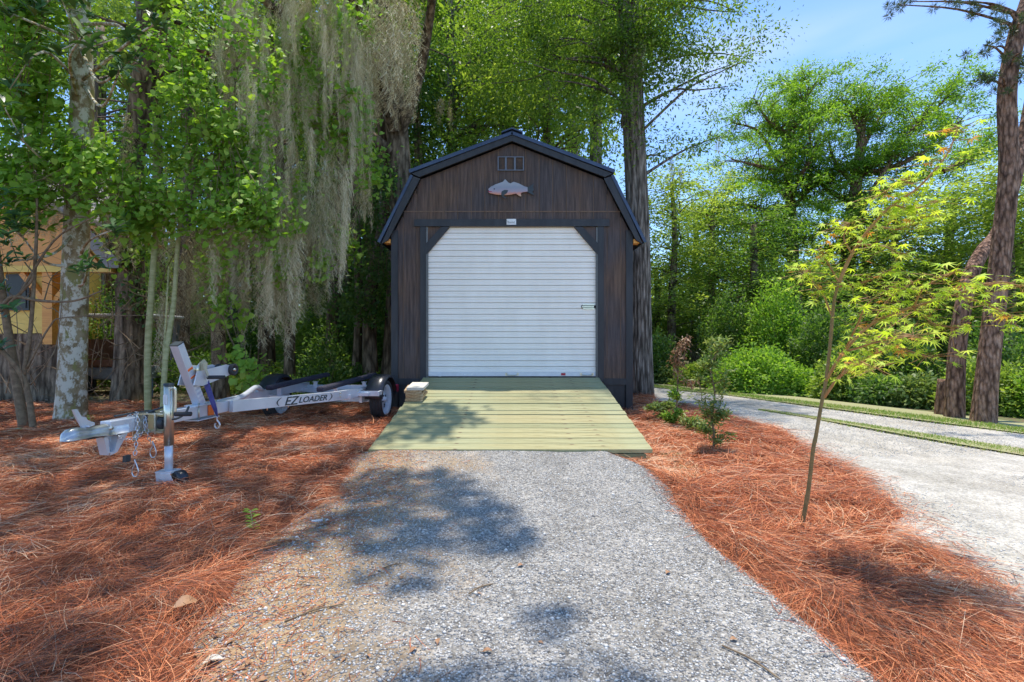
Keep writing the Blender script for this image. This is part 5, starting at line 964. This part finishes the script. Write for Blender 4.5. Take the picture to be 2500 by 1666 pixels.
# winch post
PB, PT = Vector((.0, -2.47, .515)), Vector((0, -2.73, 1.035)); pd = (PT - PB).normalized()
wp = tb_(MB().beam(PB, PT, .072, .072), 'winch_post', M['steel'], bevel=.006)
MB().beam(PT - pd * .002, PT + pd * .006, .074, .074).build('post_cap', M['ink'], wp)
def on_post(t, up, x): # t along the post, up = perpendicular towards the rear
    nn = Vector((0, -pd.z, pd.y)); nn = nn if nn.y > 0 else -nn
    return PB + pd * t + nn * up + Vector((x, 0, 0))
mb = MB()
for t_, h_ in ((.05, .02), (.09, .02), (.13, .02), (.17, .02)): mb.beam(on_post(t_, 0, .0365), on_post(t_ + h_, 0, .0365), .0015, .06, (0, 1, 0))
mb.build('warning_label', M['white'], wp)
mb = MB().beam(on_post(.34, 0, .0365), on_post(.36, 0, .0365), .0015, .06, (0, 1, 0)).beam(on_post(.27, 0, .0365), on_post(.285, 0, .0365), .0015, .06, (0, 1, 0)); mb.build('orange_label', M['orange'], wp)
RL = tl(px(545, 903, 4.42)); RL.x = 0
for x_ in (-.068, .068):
    a = on_post(.27, .0, x_); tb_(MB().prism([(a.y - .04, a.z - .06), (a.y + .06, a.z - .075), (RL.y + .02, RL.z - .045), (RL.y + .035, RL.z + .03), (RL.y - .04, RL.z + .05), (a.y + .0, a.z + .05)], x_ - .004, x_ + .004, 'yz'), 'winch_arm', M['steel'])
br = tb_(MB().lathe([(-.062, .012), (-.062, .05), (-.05, .054), (-.035, .03), (.035, .03), (.05, .054), (.062, .05), (.074, .052), (.096, .056), (.105, .05), (.105, .034), (.096, .03), (.096, .012)], 28, T(RL.x, RL.y + .03, RL.z)), 'bow_roller', M['rubber'])
MB().lathe([(-.09, .014), (.108, .014), (.112, .004)], 12, T(RL.x, RL.y + .03, RL.z)).build('roller_pin', M['zinc'], br)
a = on_post(.30, .085, 0)
wi = tb_(MB().lathe([(-.06, .035), (.06, .035)], 18, T(*a)).lathe([(-.062, .06), (-.058, .06)], 20, T(*a)).lathe([(.058, .06), (.062, .06)], 20, T(*a)), 'winch', M['zinc'])
MB().prism([(a.y - .05, a.z - .06), (a.y + .05, a.z - .05), (a.y + .06, a.z + .05), (a.y + .02, a.z + .085), (a.y - .03, a.z + .06)], .064, .07, 'yz').build('side_plate', M['zinc'], wi)
MB().beam((.09, a.y - .02, a.z + .05), (.10, a.y + .03, a.z - .07), .006, .025, (0, 1, 0)).build('crank_arm', M['zinc'], wi)
MB().tube([(.09, a.y + .03, a.z - .07), (.11, a.y + .035, a.z - .07), (.235, a.y + .04, a.z - .068)], .016, 12).build('crank_grip', M['rubber'], wi)
SB = tl(px(531, 1020, 4.18)); q = [tl(px(500, 925, 4.15)), tl(px(508, 950, 4.13)), tl(px(520, 985, 4.15)), SB]
Q = smooth_path(q, 6); vs = []; fs = []
for i, p in enumerate(Q):
    t_ = i / (len(Q) - 1); hw = .034 if t_ < .8 else .034 - (t_ - .8) * .13; tw = .25 + t_ * .5; d = Vector((math.cos(tw), -math.sin(tw) * .4, 0)) * hw
    for k in (-1, 1): vs.append(p + d * k)
    for k in (-1, 1): vs.append(p + d * k + Vector((0, .003, 0)))
for i in range(len(Q) - 1):
    b = i * 4; fs += [(b, b + 1, b + 5, b + 4), (b + 3, b + 2, b + 6, b + 7), (b + 1, b + 3, b + 7, b + 5), (b + 2, b, b + 4, b + 6)]
tb_(MB().add(vs, fs), 'winch_strap', M['strap'])
hk = [SB + Vector((0, 0, .01)), SB + Vector((-.004, 0, -.02)), SB + Vector((.012, 0, -.04)), SB + Vector((.022, 0, -.065)), SB + Vector((.012, 0, -.09)), SB + Vector((-.012, 0, -.09)), SB + Vector((-.024, 0, -.07)), SB + Vector((-.018, 0, -.05))]
tb_(MB().tube(smooth_path(hk, 4), .0075, 8), 'strap_hook', M['chrome'])
# clamps, reflector, bolts
for y_ in (-2.54, -2.33):
    tb_(MB().tube([(.045, y_, ZC - .045), (.045, y_, ZC + .085)], .006, 8).tube([(-.045, y_, ZC - .045), (-.045, y_, ZC + .085)], .006, 8).lathe([(0, .010), (.012, .010)], 6, T(.045, y_, ZC + .088), 'z') , 'clamp_bolt', M['zinc'])
tb_(MB().box(-.06, .06, -2.57, -2.30, ZC + .073, ZC + .081).box(-.06, .06, -2.57, -2.30, ZC - .05, ZC - .043), 'clamp_plate', M['steel'])
tb_(MB().box(.0405, .052, -2.43, -2.36, ZC - .025, ZC + .065), 'side_reflector', M['orange'], bevel=.004)
tb_(MB().lathe([(0, .009), (.018, .009), (.019, .004)], 8, T(.0, -1.6, 0)).tube([(.19, -1.72, ZC - .07), (.19, -1.72, ZC - .03)], .006, 6).tube([(.24, -1.5, ZC - .075), (.24, -1.5, ZC - .03)], .006, 6) if False else MB().tube([(.17, -1.75, ZC - .075), (.17, -1.75, ZC - .03)], .007, 6).tube([(.25, -1.5, ZC - .08), (.25, -1.5, ZC - .03)], .007, 6), 'hanging_bolt', M['zinc'])
tb_(MB().tube(smooth_path([(-.03, -1.2, .33), (.0, -.9, .30), (.2, -.5, .30), (.35, -.1, .29)], 4), .012, 6), 'brake_line', M['ink'])
# chains
def chain(name, pts, sc=.0045, L=.034):
    Q = smooth_path(pts, 12); acc = 0; mb = MB(); last = Q[0]; i = 0; pos = [Q[0]]
    for p in Q[1:]:
        if (p - pos[-1]).length >= L * .78: pos.append(p)
    for k in range(len(pos) - 1):
        a, b = pos[k], pos[k + 1]; d = (b - a).normalized(); u = d.orthogonal().normalized()
        if k % 2: u = d.cross(u)
        c = (a + b) / 2; ring = []
        for j in range(12):
            t_ = j / 12 * 2 * math.pi; ring.append(c + d * math.cos(t_) * L * .56 + u * math.sin(t_) * L * .3)
        ring.append(ring[0]); mb.tube(ring, sc * .62, 5, cap=False)
    return tb_(mb, name, M['chrome'])
z_ = ZC
chain('safety_chain', [Vector(p) for p in [(.055, -3.32, z_ - .03), (.07, -3.28, z_ - .055), (.075, -3.20, z_ - .06), (.07, -3.12, z_ - .02), (.06, -3.10, z_ + .06), (.0, -3.12, z_ + .1), (-.05, -3.14, z_ + .06)]])
chain('safety_chain', [Vector(p) for p in [(-.02, -3.10, z_ + .1), (.04, -3.15, z_ + .1), (.062, -3.17, z_ + .02), (.07, -3.19, z_ - .06), (.075, -3.20, z_ - .14), (.08, -3.22, z_ - .2)]])
chain('safety_chain', [Vector(p) for p in [(.05, -3.08, z_ + .095), (.065, -3.11, z_ + .03), (.08, -3.10, z_ - .06), (.09, -3.08, z_ - .14)]])
def hook(c):
    c = Vector(c); q = [c + Vector(p) for p in [(0, 0, .03), (.004, 0, .0), (-.018, 0, -.05), (-.006, 0, -.085), (.018, 0, -.085), (.03, 0, -.05), (.014, 0, .0), (0, 0, .03)]]
    tb_(MB().tube(smooth_path(q, 4), .0045, 7, cap=False), 'chain_hook', M['chrome'])
hook((.082, -3.22, z_ - .24)); hook((.095, -3.08, z_ - .14))
tb_(MB().box(.05, .075, -3.28, -3.24, z_ - .215, z_ - .17), 'wiring_plug', M['ink'])
tb_(MB().tube(smooth_path([(.0, -3.02, z_ + .10), (.07, -3.04, z_ + .10), (.16, -3.08, z_ + .055), (.25, -3.05, z_ + .05), (.268, -2.98, z_ + .08), (.25, -2.92, z_ + .12)], 6), .008, 8).tube(smooth_path([(.07, -2.92, z_ + .13), (.16, -3.02, z_ + .14), (.06, -3.06, z_ + .10), (.058, -3.09, z_ + .05), (.056, -3.08, z_ + .03)], 5), .007, 8).tube(smooth_path([(-.02, -3.27, z_ + .1), (.01, -3.12, z_ + .106), (.02, -2.97, z_ + .1)], 4), .006, 6), 'wiring_cable', M['ink'])
tb_(MB().box(.0, .006, -3.145, -3.10, z_ - .1, z_ - .01), 'cable_tab', M['zinc'])
tb_(MB().box(-.02, .03, -3.12, -3.02, z_ + .09, z_ + .103), 'tongue_plate', M['zinc'])
mb = MB()
for (yy, zz_, xx) in [(-.45, .43, .584), (-.3, .43, .584), (-.3, .37, .584), (.35, .42, .584), (.35, .37, .584), (-.8, .40, .508), (-.8, .44, .508)]: mb.lathe([(-.002, .011), (.009, .011), (.0095, .005)], 6, T(xx, yy, zz_))
tb_(mb, 'rail_bolts', M['zinc'])
for yy in (-3.0, -2.75): tb_(MB().lathe([(-.002, .012), (.010, .012), (.0105, .005)], 6, T(.039, yy, ZC + .03)), 'tongue_bolt', M['zinc'])
# lettering on the right rail
def text(body, size, M4, name, mat, par, shear=.25, ext=.0015, sxx=1):
    c = bpy.data.curves.new(name, 'FONT'); c.body = body; c.size = size; c.extrude = ext; c.shear = shear; c.offset = size * .012; c.resolution_u = 4
    to = bpy.data.objects.new(name, c); col.objects.link(to); bpy.context.view_layer.update()
    me = bpy.data.meshes.new_from_object(to.evaluated_get(bpy.context.evaluated_depsgraph_get())); bpy.data.objects.remove(to); bpy.data.curves.remove(c)
    me.transform(M4 @ Matrix.Diagonal((sxx, 1, 1, 1))); me.materials.clear(); me.materials.append(mat); me.name = name; o = bpy.data.objects.new(name, me); col.objects.link(o); o.parent = par; return o
rail = [o for o in TR.children if o.name.startswith('frame_rail')][-1]
A, B = Vector((.46, -.9, .41)), Vector((.075, -2.15, ZC + .02)); u = (A - B).normalized(); up = Vector((0, 0, 1)); n_ = u.cross(up).normalized(); up = n_.cross(u)
def at(s_, h_): 
    M4 = Matrix((u, up, n_)).transposed().to_4x4(); M4.translation = B + u * s_ + up * h_ + n_ * .0245; return M4
LT = (A - B).length
text('EZ', .125, at(LT * .44, -.043), 'lettering', M['ink'], rail, .3, sxx=1.2)
text('LOADER', .088, at(LT * .44 + .19, -.031), 'lettering', M['ink'], rail, .3, sxx=1.25)
for (s_, f_) in ((LT * .40, 1), (LT * .44 + .655, -1)):
    o_ = []; 
    for k in range(9): t_ = -1 + k / 4; o_.append((f_ * (-.045 * (1 - t_ * t_)) + .014 * t_, .042 * t_))
    for k in range(8, -1, -1): t_ = -1 + k / 4; o_.append((f_ * (-.030 * (1 - t_ * t_)) + .014 * t_ + f_ * .002, .038 * t_))
    MB().add([at(s_, 0) @ Vector((p[0], p[1], 0)) for p in o_] + [at(s_, 0) @ Vector((p[0], p[1], .0012)) for p in o_], [tuple(range(18)), tuple(range(35, 17, -1))] + [(i, (i + 1) % 18, (i + 1) % 18 + 18, i + 18) for i in range(18)]).build('swoosh', M['ink'], rail)

# ------------------------------------------------------------------ maple sapling and planted shrubs
def mp_(x, y, d): return px(x, y, d)
b0 = gp(1955, 2.78, .0); me = empty('maple_sapling', b0, 'young thin maple with bright yellow-green lobed leaves in the right straw bed', 'young tree')
mb = MB()
main = [Vector((b0.x, b0.y, -.04)), mp_(1973, 1200, 2.74), mp_(1985, 1100, 2.68), mp_(1992, 1065, 2.66), mp_(2003, 1000, 2.62), mp_(2016, 930, 2.58), mp_(2026, 850, 2.54), mp_(2036, 740, 2.48), mp_(2048, 690, 2.44)]
q = smooth_path([p - b0 for p in main], 6); mb.tube(q, [(.0115 - .0045 * i / (len(q) - 1)) * (1 + .18 * (i % 11 == 5)) for i in range(len(q))], 10, rough=.06)
tk = mb.build('trunk', M['maplebark'], me)
rng = np.random.default_rng(31); lst = []; mb = MB()
BRS = [[(2048, 690, 2.44), (2080, 620, 2.4), (2130, 550, 2.35), (2180, 500, 2.3), (2240, 460, 2.25), (2310, 380, 2.2), (2340, 310, 2.2)], [(2016, 930, 2.58), (2060, 860, 2.5), (2130, 790, 2.4), (2230, 750, 2.3), (2330, 720, 2.2), (2430, 690, 2.1), (2500, 700, 2.05)],
       [(2012, 970, 2.6), (2050, 920, 2.5), (2110, 880, 2.4), (2180, 850, 2.3), (2260, 870, 2.25)], [(2030, 770, 2.5), (2010, 720, 2.5), (1985, 690, 2.5), (1975, 660, 2.5)], [(2130, 790, 2.4), (2170, 730, 2.35), (2230, 690, 2.3)], [(2230, 750, 2.3), (2280, 790, 2.2), (2330, 800, 2.15)],
       [(2060, 860, 2.5), (2090, 800, 2.3), (2120, 740, 2.2), (2180, 700, 2.15)], [(2080, 620, 2.4), (2060, 580, 2.4), (2075, 545, 2.4)], [(2130, 550, 2.35), (2200, 560, 2.3), (2250, 530, 2.3)], [(2180, 500, 2.3), (2230, 510, 2.3), (2290, 490, 2.25)], [(2240, 460, 2.25), (2200, 440, 2.3), (2160, 470, 2.3)],
       [(2330, 720, 2.2), (2400, 740, 2.1), (2470, 770, 2.0)], [(2050, 920, 2.5), (2080, 880, 2.2), (2140, 900, 2.0)], [(2048, 700, 2.44), (2110, 690, 2.3), (2170, 660, 2.2)], [(2090, 600, 2.4), (2150, 600, 2.2), (2200, 620, 2.15)], [(2048, 690, 2.45), (2020, 640, 2.5), (2000, 610, 2.5)], [(2230, 750, 2.3), (2260, 700, 2.1), (2340, 660, 2.0)], [(2060, 860, 2.5), (2160, 830, 2.1), (2230, 820, 1.95)], [(2060, 860, 2.5), (2120, 840, 2.6), (2200, 780, 2.65), (2280, 730, 2.6)]]
for bi, b_ in enumerate(BRS):
    q = smooth_path([mp_(*p) - b0 for p in b_], 6); r0 = .0085 if bi < 3 else .0042; mb.tube(q, [r0 * (1 - .8 * i / (len(q) - 1)) + .0008 for i in range(len(q))], 6, cap=False)
    st_ = int(len(q) * (.38 if bi in (0,) else (.3 if bi < 3 else .25)))
    for i in range(st_, len(q)):
        for _ in range((5 if i % 2 else 1) if i < len(q) - 1 else 11):
            off = Vector((rng.normal(0, .075), rng.normal(0, .075), rng.normal(0, .035))); c = q[i] + off * .75; mb.tube([q[i], c], .0011, 3, cap=False)
            th = rng.random() * 6.28; d = Vector((math.cos(th), math.sin(th), -.35 + rng.normal(0, .25)))
            lst.append((c, d, Vector((rng.normal(0, .3), -.25 + rng.normal(0, .3), 1)), rng.uniform(.026, .053), rng.normal(.5, .26) if rng.random() > .02 else 1.0))
a_ = np.array
mb.build('branches', M['reddish'], me)
leaves('leaves', a_([tuple(l[0]) for l in lst]), a_([tuple(l[1]) for l in lst]), a_([tuple(l[2]) for l in lst]), a_([l[3] for l in lst]), a_([l[3] for l in lst]), PALM, M['maple'], a_([l[4] for l in lst]), me)
def shrub(name, label, base, stems, mat_l, seed, L, nl, mats2=None, asp=.27, group='young shrubs planted right of the shed'):
    b0 = gp(base[0], base[1], -.0); b0.z = float(h_mulch(b0.x, b0.y, 1)) - .01; rng = np.random.default_rng(seed); e = empty(name, b0, label, 'shrub', group); mb = MB(); lst = []; lst2 = []
    for (pts, r_, den, dead) in stems:
        q = smooth_path([px(*p) - b0 for p in pts], 6); mb.tube(q, [r_ * (1 - .7 * i / (len(q) - 1)) for i in range(len(q))], 6, cap=False)
        for i in range(2, len(q)):
            for _ in range(int(den * 1.7 + .5)):
                c = q[i] + Vector((rng.normal(0, .03), rng.normal(0, .03), rng.normal(0, .02))); (lst2 if dead else lst).append((c, (rng.normal(0, 1), rng.normal(0, 1), rng.normal(.5 if not dead else -.8, .4)), (rng.normal(0, .5), rng.normal(0, .5), 1), L * rng.uniform(.6, 1.2), rng.normal(.5, .25)))
    mb.build('stems', M['twig'], e)
    if lst: whorl_mesh([(l[0], l[1], l[2], l[3], l[4]) for l in lst], e, 'foliage', asp, mat_l)
    if lst2: whorl_mesh(lst2, e, 'withered_leaves', asp, M['deadleaf'])
    return e
shrub('young_shrub', 'half-withered upright shrub with brown top beside the shed corner', (1641, 5.95), [([(1641, 1040, 5.95), (1652, 990, 5.95), (1655, 930, 5.95), (1656, 880, 5.95)], .014, 4, 0), ([(1655, 930, 5.95), (1655, 890, 5.95), (1662, 860, 5.95), (1680, 820, 5.95)], .008, 9, 1), ([(1656, 900, 5.95), (1648, 870, 5.95), (1665, 840, 5.95)], .006, 9, 1), ([(1656, 935, 5.95), (1680, 930, 5.9), (1688, 940, 5.9)], .004, 3, 1), ([(1656, 980, 5.95), (1645, 970, 5.9), (1648, 960, 5.9)], .004, 12, 0), ([(1641, 1035, 5.95), (1650, 1020, 5.9), (1660, 1005, 5.9)], .005, 14, 0), ([(1641, 1035, 5.95), (1632, 1025, 5.9), (1628, 1015, 5.9)], .005, 14, 0), ([(1680, 835, 5.95), (1660, 828, 5.95), (1645, 818, 5.95)], .003, 0, 0), ([(1670, 850, 5.95), (1655, 840, 5.95), (1640, 834, 5.95)], .003, 0, 0)], M['vine'], 1, .06, 6)
shrub('young_shrub', 'taller open shrub with light green leaves on bare stems, front of the bed', (1741, 4.75), [([(1741, 1112, 4.75), (1743, 1060, 4.75), (1738, 1020, 4.75), (1745, 960, 4.75), (1737, 920, 4.75), (1735, 890, 4.75), (1750, 860, 4.75), (1762, 830, 4.75)], .012, 2, 0), ([(1737, 935, 4.75), (1720, 928, 4.75), (1705, 920, 4.75)], .006, 4, 0), ([(1738, 940, 4.75), (1760, 930, 4.7), (1778, 908, 4.7)], .006, 3, 0), ([(1705, 925, 4.75), (1712, 960, 4.75), (1715, 1000, 4.75)], .004, 2, 0),
    ([(1745, 880, 4.75), (1755, 850, 4.7), (1775, 835, 4.7)], .004, 7, 0), ([(1735, 890, 4.75), (1738, 850, 4.8), (1745, 830, 4.8)], .004, 6, 0), ([(1738, 900, 4.75), (1725, 895, 4.75), (1717, 890, 4.75)], .003, 9, 0), ([(1742, 1030, 4.75), (1755, 1000, 4.7), (1765, 960, 4.7), (1770, 930, 4.7)], .005, 4, 0), ([(1742, 1030, 4.75), (1725, 1010, 4.75), (1722, 970, 4.75)], .005, 4, 0), ([(1742, 1040, 4.75), (1760, 1020, 4.7), (1768, 1010, 4.7)], .004, 12, 0), ([(1742, 1050, 4.75), (1730, 1010, 4.7), (1745, 985, 4.7)], .004, 9, 0), ([(1741, 1090, 4.75), (1760, 1075, 4.65), (1785, 1060, 4.6)], .004, 6, 0), ([(1741, 1070, 4.75), (1725, 1055, 4.8), (1715, 1048, 4.8)], .004, 8, 0), ([(1738, 1000, 4.7), (1700, 975, 4.7), (1686, 962, 4.7)], .002, 1, 0)], M['shrub'], 2, .06, 6)
shrub('young_shrub', 'low bushy seedling left of the withered shrub, on one pale stem', (1615, 6.3), [([(1615, 1030, 6.3), (1615, 1005, 6.3), (1606, 990, 6.3)], .008, 8, 0), ([(1615, 1005, 6.3), (1628, 995, 6.3), (1638, 990, 6.3)], .005, 10, 0), ([(1615, 1005, 6.3), (1598, 998, 6.2), (1590, 1000, 6.2)], .005, 10, 0)], M['shrub'], 3, .075, 6)
shrub('young_shrub', 'low leafy clump between the two upright young shrubs', (1695, 5.5), [([(1695, 1075, 5.5), (1690, 1050, 5.5), (1675, 1025, 5.5)], .006, 11, 0), ([(1695, 1075, 5.5), (1700, 1050, 5.5), (1700, 1025, 5.5)], .006, 11, 0), ([(1695, 1070, 5.5), (1710, 1050, 5.4), (1712, 1035, 5.4)], .006, 11, 0)], M['shrub'], 4, .07, 6)
def weed(label, x, d, side, h, seed):
    b0 = gp(x, d, 0); b0.z = float(h_mulch(b0.x, b0.y, side)); rng = np.random.default_rng(seed); e = empty('weed', b0, label, 'weed'); lst = []
    top_ = Vector((-.02, -.01, h)); MB().tube([(0, 0, -.02), tuple(top_ * .5), tuple(top_)], .002, 5).build('stem', M['sapling'], e)
    for i in range(14): c = top_ * ((i + 2) / 15); s = (-1) ** i; lst.append((c, (s * rng.uniform(.6, 1), rng.normal(0, .3) - .3, .35), (0, -.3, 1), rng.uniform(.035, .05), rng.normal(.7, .15)))
    whorl_mesh(lst, e, 'leaves', .42, M['vine'])
weed('small bright green weed at the left edge of the gravel drive', 622, 2.66, -1, .13, 1)
weed('tiny green weed behind the coupler at the foot of the lichen-spotted trunk', 225, 5.6, -1, .16, 2)
lg = empty('garden_light', gp(1855, 5.22, .02), 'small pale green glass garden light half buried in the straw', 'garden light')
MB().lathe([(-.03, .035), (.01, .042), (.04, .044), (.045, .03)], 20).build('lamp_head', M['greenglass'], lg).rotation_euler = (0, R(-20), R(-60))
MB().tube([(0, 0, -.04), (0, 0, 0)], .012, 8).build('stake', M['ink'], lg); MB().lathe([(-.034, .038), (-.03, .046), (-.02, .046)], 20).build('rear_ring', M['zinc'], lg).rotation_euler = (0, R(-20), R(-60))
import bmesh
bm = bmesh.new(); bmesh.ops.create_icosphere(bm, subdivisions=3, radius=.07)
for v in bm.verts: v.co *= 1 + .25 * (float(vn(v.co.x * 20 + 5, v.co.y * 20 + v.co.z * 13, 1.0, 4)) - .5); v.co.z *= .45
rm_ = bpy.data.meshes.new('bed_rock'); bm.to_mesh(rm_); rm_.materials.append(M['rock']); o = bpy.data.objects.new('bed_rock', rm_); col.objects.link(o); o.location = gp(1876, 5.0, .0); setp(o, 'flat grey rock beside the green garden light', 'rock')

# ------------------------------------------------------------------ house, cart and bin behind the thicket
hy0, hy1 = 8.6, 11.6
H = empty('yellow_house', (-9.6, 10, 0), 'yellow and orange cedar house with weathered shake roof behind the left thicket', 'house')
def hb(mb, name, mat, par=None):
    o = mb.build(name, mat, par or H)
    for v in o.data.vertices: v.co -= H.location
    return o
hb(MB().box(-14, -10.2, 9.9, 12, -.1, 4.2), 'wall', M['yellow'])
rv = [(-12, 8.45, 4.92), (-6.95, 8.45, 3.05), (-7.9, 10.3, 4.1), (-12, 10.3, 5.6)]
hb(MB().add(rv + [(x, y, z - .09) for x, y, z in rv], [(0, 1, 2, 3), (7, 6, 5, 4), (0, 4, 5, 1), (1, 5, 6, 2), (2, 6, 7, 3), (3, 7, 4, 0)]), 'roof', M['shake'])
hb(MB().prism([(-12, 4.72), (-7.08, 2.92), (-7.08, 2.98), (-12, 4.8)], 8.5, 9.85, 'xz'), 'soffit', M['orangewood'])
hb(MB().prism([(-12, 2.42), (-7.42, 2.42), (-7.66, 2.7), (-7.75, 3.14), (-12, 4.7)], 8.72, 8.8, 'xz'), 'gable_boarding', M['orangewood'])
hb(MB().prism([(-7.72, 3.28), (-7.0, 2.5), (-7.0, 2.36), (-7.2, 2.36), (-7.74, 2.98)], 8.6, 8.66, 'xz'), 'rake_board', M['greyboard'])
hb(MB().box(-12, -7.2, 8.68, 8.84, 2.3, 2.415), 'porch_beam', M['yellow'])
hb(MB().box(-12, -8.15, 8.86, 8.96, 1.2, 2.5), 'porch_wall', M['yellow'])
hb(MB().box(-12, -8.2, 8.84, 8.98, -.1, 1.195), 'porch_base', M['darkbark'])
hb(MB().box(-8.46, -8.28, 8.7, 8.85, 1.0, 2.295), 'porch_post', M['orangewood'])
for s in (-1, 1): hb(MB().beam((-8.37 + s * .03, 8.77, 1.7), (-8.37 + s * .5, 8.77, 2.29), .09, .09, (0, 1, 0)), 'post_brace', M['orangewood'])
wl = hb(MB().box(-9.22, -8.8, 8.80, 8.85, 1.62, 2.28), 'window', M['ink']); hb(MB().box(-9.18, -8.84, 8.785, 8.799, 1.66, 2.24), 'window_pane', M['glassdark'], wl)
ct = empty('utility_cart', (-8.35, 10.6, -.05), 'pale roofed golf cart seen between the trunks below the house', 'cart')
MB().box(-.95, .8, -.55, .55, 1.62, 1.68).build('canopy', M['white'], ct, .02); MB().box(-.8, .6, -.5, .5, .3, .55).build('body', M['greyboard'], ct, .04)
for x_ in (-.7, .55):
    for y_ in (-.48, .48): MB().beam((x_, y_, .5), (x_ + (.14 if x_ > 0 else 0), y_, 1.62), .09, .09, (0, 1, 0)).build('canopy_post', M['greyboard'], ct)
MB().box(-.6, .1, -.45, .45, .56, .72).box(-.62, -.5, -.45, .45, .73, 1.15).build('seat', M['seatbrown'], ct, .03)
for x_ in (-.6, .5):
    for y_ in (-.5, .5): w_ = MB().lathe([(-.08, .1), (-.08, .21), (.08, .21), (.08, .1)], 20).build('wheel', M['rubber'], ct); w_.rotation_euler = (0, 0, R(90)); w_.location = (x_, y_, .21)
o = MB().box(-.19, .19, -.15, .15, 0, .36).build('storage_bin', M['bluebin'], None, .02); o.location = gp(338, 9.5, -.05); setp(o, 'pale blue plastic bin on the ground behind the sapling stems', 'bin')
MB().box(-.21, .21, -.17, .17, .361, .39).build('lid', M['greyboard'], o, .008)

# ------------------------------------------------------------------ loose leaves and sticks lying about
def leafobj(seed, L):
    rng = np.random.default_rng(seed); mb = MB(); nseg = 7; vs = []; fs = []
    for i in range(nseg + 1):
        t = i / nseg; w_ = L * .3 * math.sin(math.pi * min(1, t * .93 + .05)) ** .8; z = .008 + L * .14 * math.sin(t * 3.1)
        for k in (-1, 0, 1): vs.append((L * (t - .5), k * w_, z + abs(k) * w_ * .4 + rng.normal(0, .0006)))
    for i in range(nseg):
        b = i * 3; fs += [(b, b + 1, b + 4, b + 3), (b + 1, b + 2, b + 5, b + 4)]
    return mb.add(vs, fs, True).tube([(-L * .5, 0, .008), (-L * .72, .004, .004)], .0012, 4)
def place(o, x, y, on, rz, tilt=0):
    d = CAMZ * FPX / (y - 833); X = (x - 1250) / FPX * d; z = float({'d': h_drive, 'l': lambda a, b: h_mulch(a, b, -1) + .02, 'r': lambda a, b: h_mulch(a, b, 1) + .02}[on](np.array(X), np.array(d)))
    o.location = (X, d, z); o.rotation_euler = (tilt, tilt * .5, rz)
big = leafobj(1, .085).build('fallen_leaf', M['dryleaf']); place(big, 452, 1512, 'l', 1.1, .35); big.location.z += .02; setp(big, 'large tan magnolia leaf on the straw at the edge of the drive, lower left', 'leaf')
src = leafobj(2, .042).build('fallen_leaf', M['dryleaf']); rng = random.Random(6); first = True
for (x, y, on) in [(946, 1424, 'd'), (1070, 1566, 'd'), (1170, 1452, 'd'), (980, 1410, 'd'), (1100, 1292, 'd'), (560, 1575, 'd'), (605, 1622, 'd'), (840, 1610, 'd'), (640, 1660, 'd'), (1320, 1570, 'd'), (1630, 1400, 'd'), (990, 1160, 'd'), (480, 1600, 'd'), (530, 1560, 'd'), (1240, 1160, 'd'), (900, 1600, 'd'), (1270, 1385, 'd'), (1790, 1565, 'd'), (745, 1640, 'd'), (1010, 1590, 'd'), (486, 1650, 'l'), (1190, 1595, 'd')]:
    o = src if first else src.copy()
    if not first: col.objects.link(o)
    first = False; place(o, x, y, on, rng.random() * 6.28, rng.uniform(-.2, .3)); s = rng.uniform(.35, .8); o.scale = (s, s, s); setp(o, 'small curled brown leaf lying on the grey gravel', 'leaf', 'dry leaves on the gravel drive')
gl = leafobj(3, .06).build('fallen_leaf', M['palewood']); place(gl, 520, 1618, 'd', .4); setp(gl, 'pale grey leaf on the gravel at the bottom left', 'leaf')
grn = leafobj(4, .09).build('fallen_leaf', plain('green_leaf', (.07, .2, .05), .35)); place(grn, 45, 1068, 'l', .3, .2); setp(grn, 'green magnolia leaf on the straw at the far left', 'leaf')
wc = MB().box(-.03, .03, -.008, .008, 0, .008).build('wood_chip', M['white']); place(wc, 774, 1272, 'd', .3); setp(wc, 'small white paper scrap on the gravel near the green weed', 'scrap')
for i, (x, y, L, a, lab) in enumerate([(1175, 1440, .13, .7, 'short forked twig in the middle of the drive'), (1830, 1620, .2, -1.0, 'thin reddish twig on the gravel at the lower right'), (770, 1500, .22, .6, 'long thin twig in the tan dirt patch'), (960, 1380, .1, .5, 'dark bark sliver in the shaded gravel')]):
    t = MB().tube(smooth_path([(-L / 2, 0, .006), (0, L * .06, .009), (L / 2, 0, .006)], 5), [.003] * 10 + [.0015], 6).tube([(0, L * .06, .008), (L * .2, L * .16, .009)], .0015, 5).build('twig', M['twig']); place(t, x, y, 'd', a); setp(t, lab, 'twig')
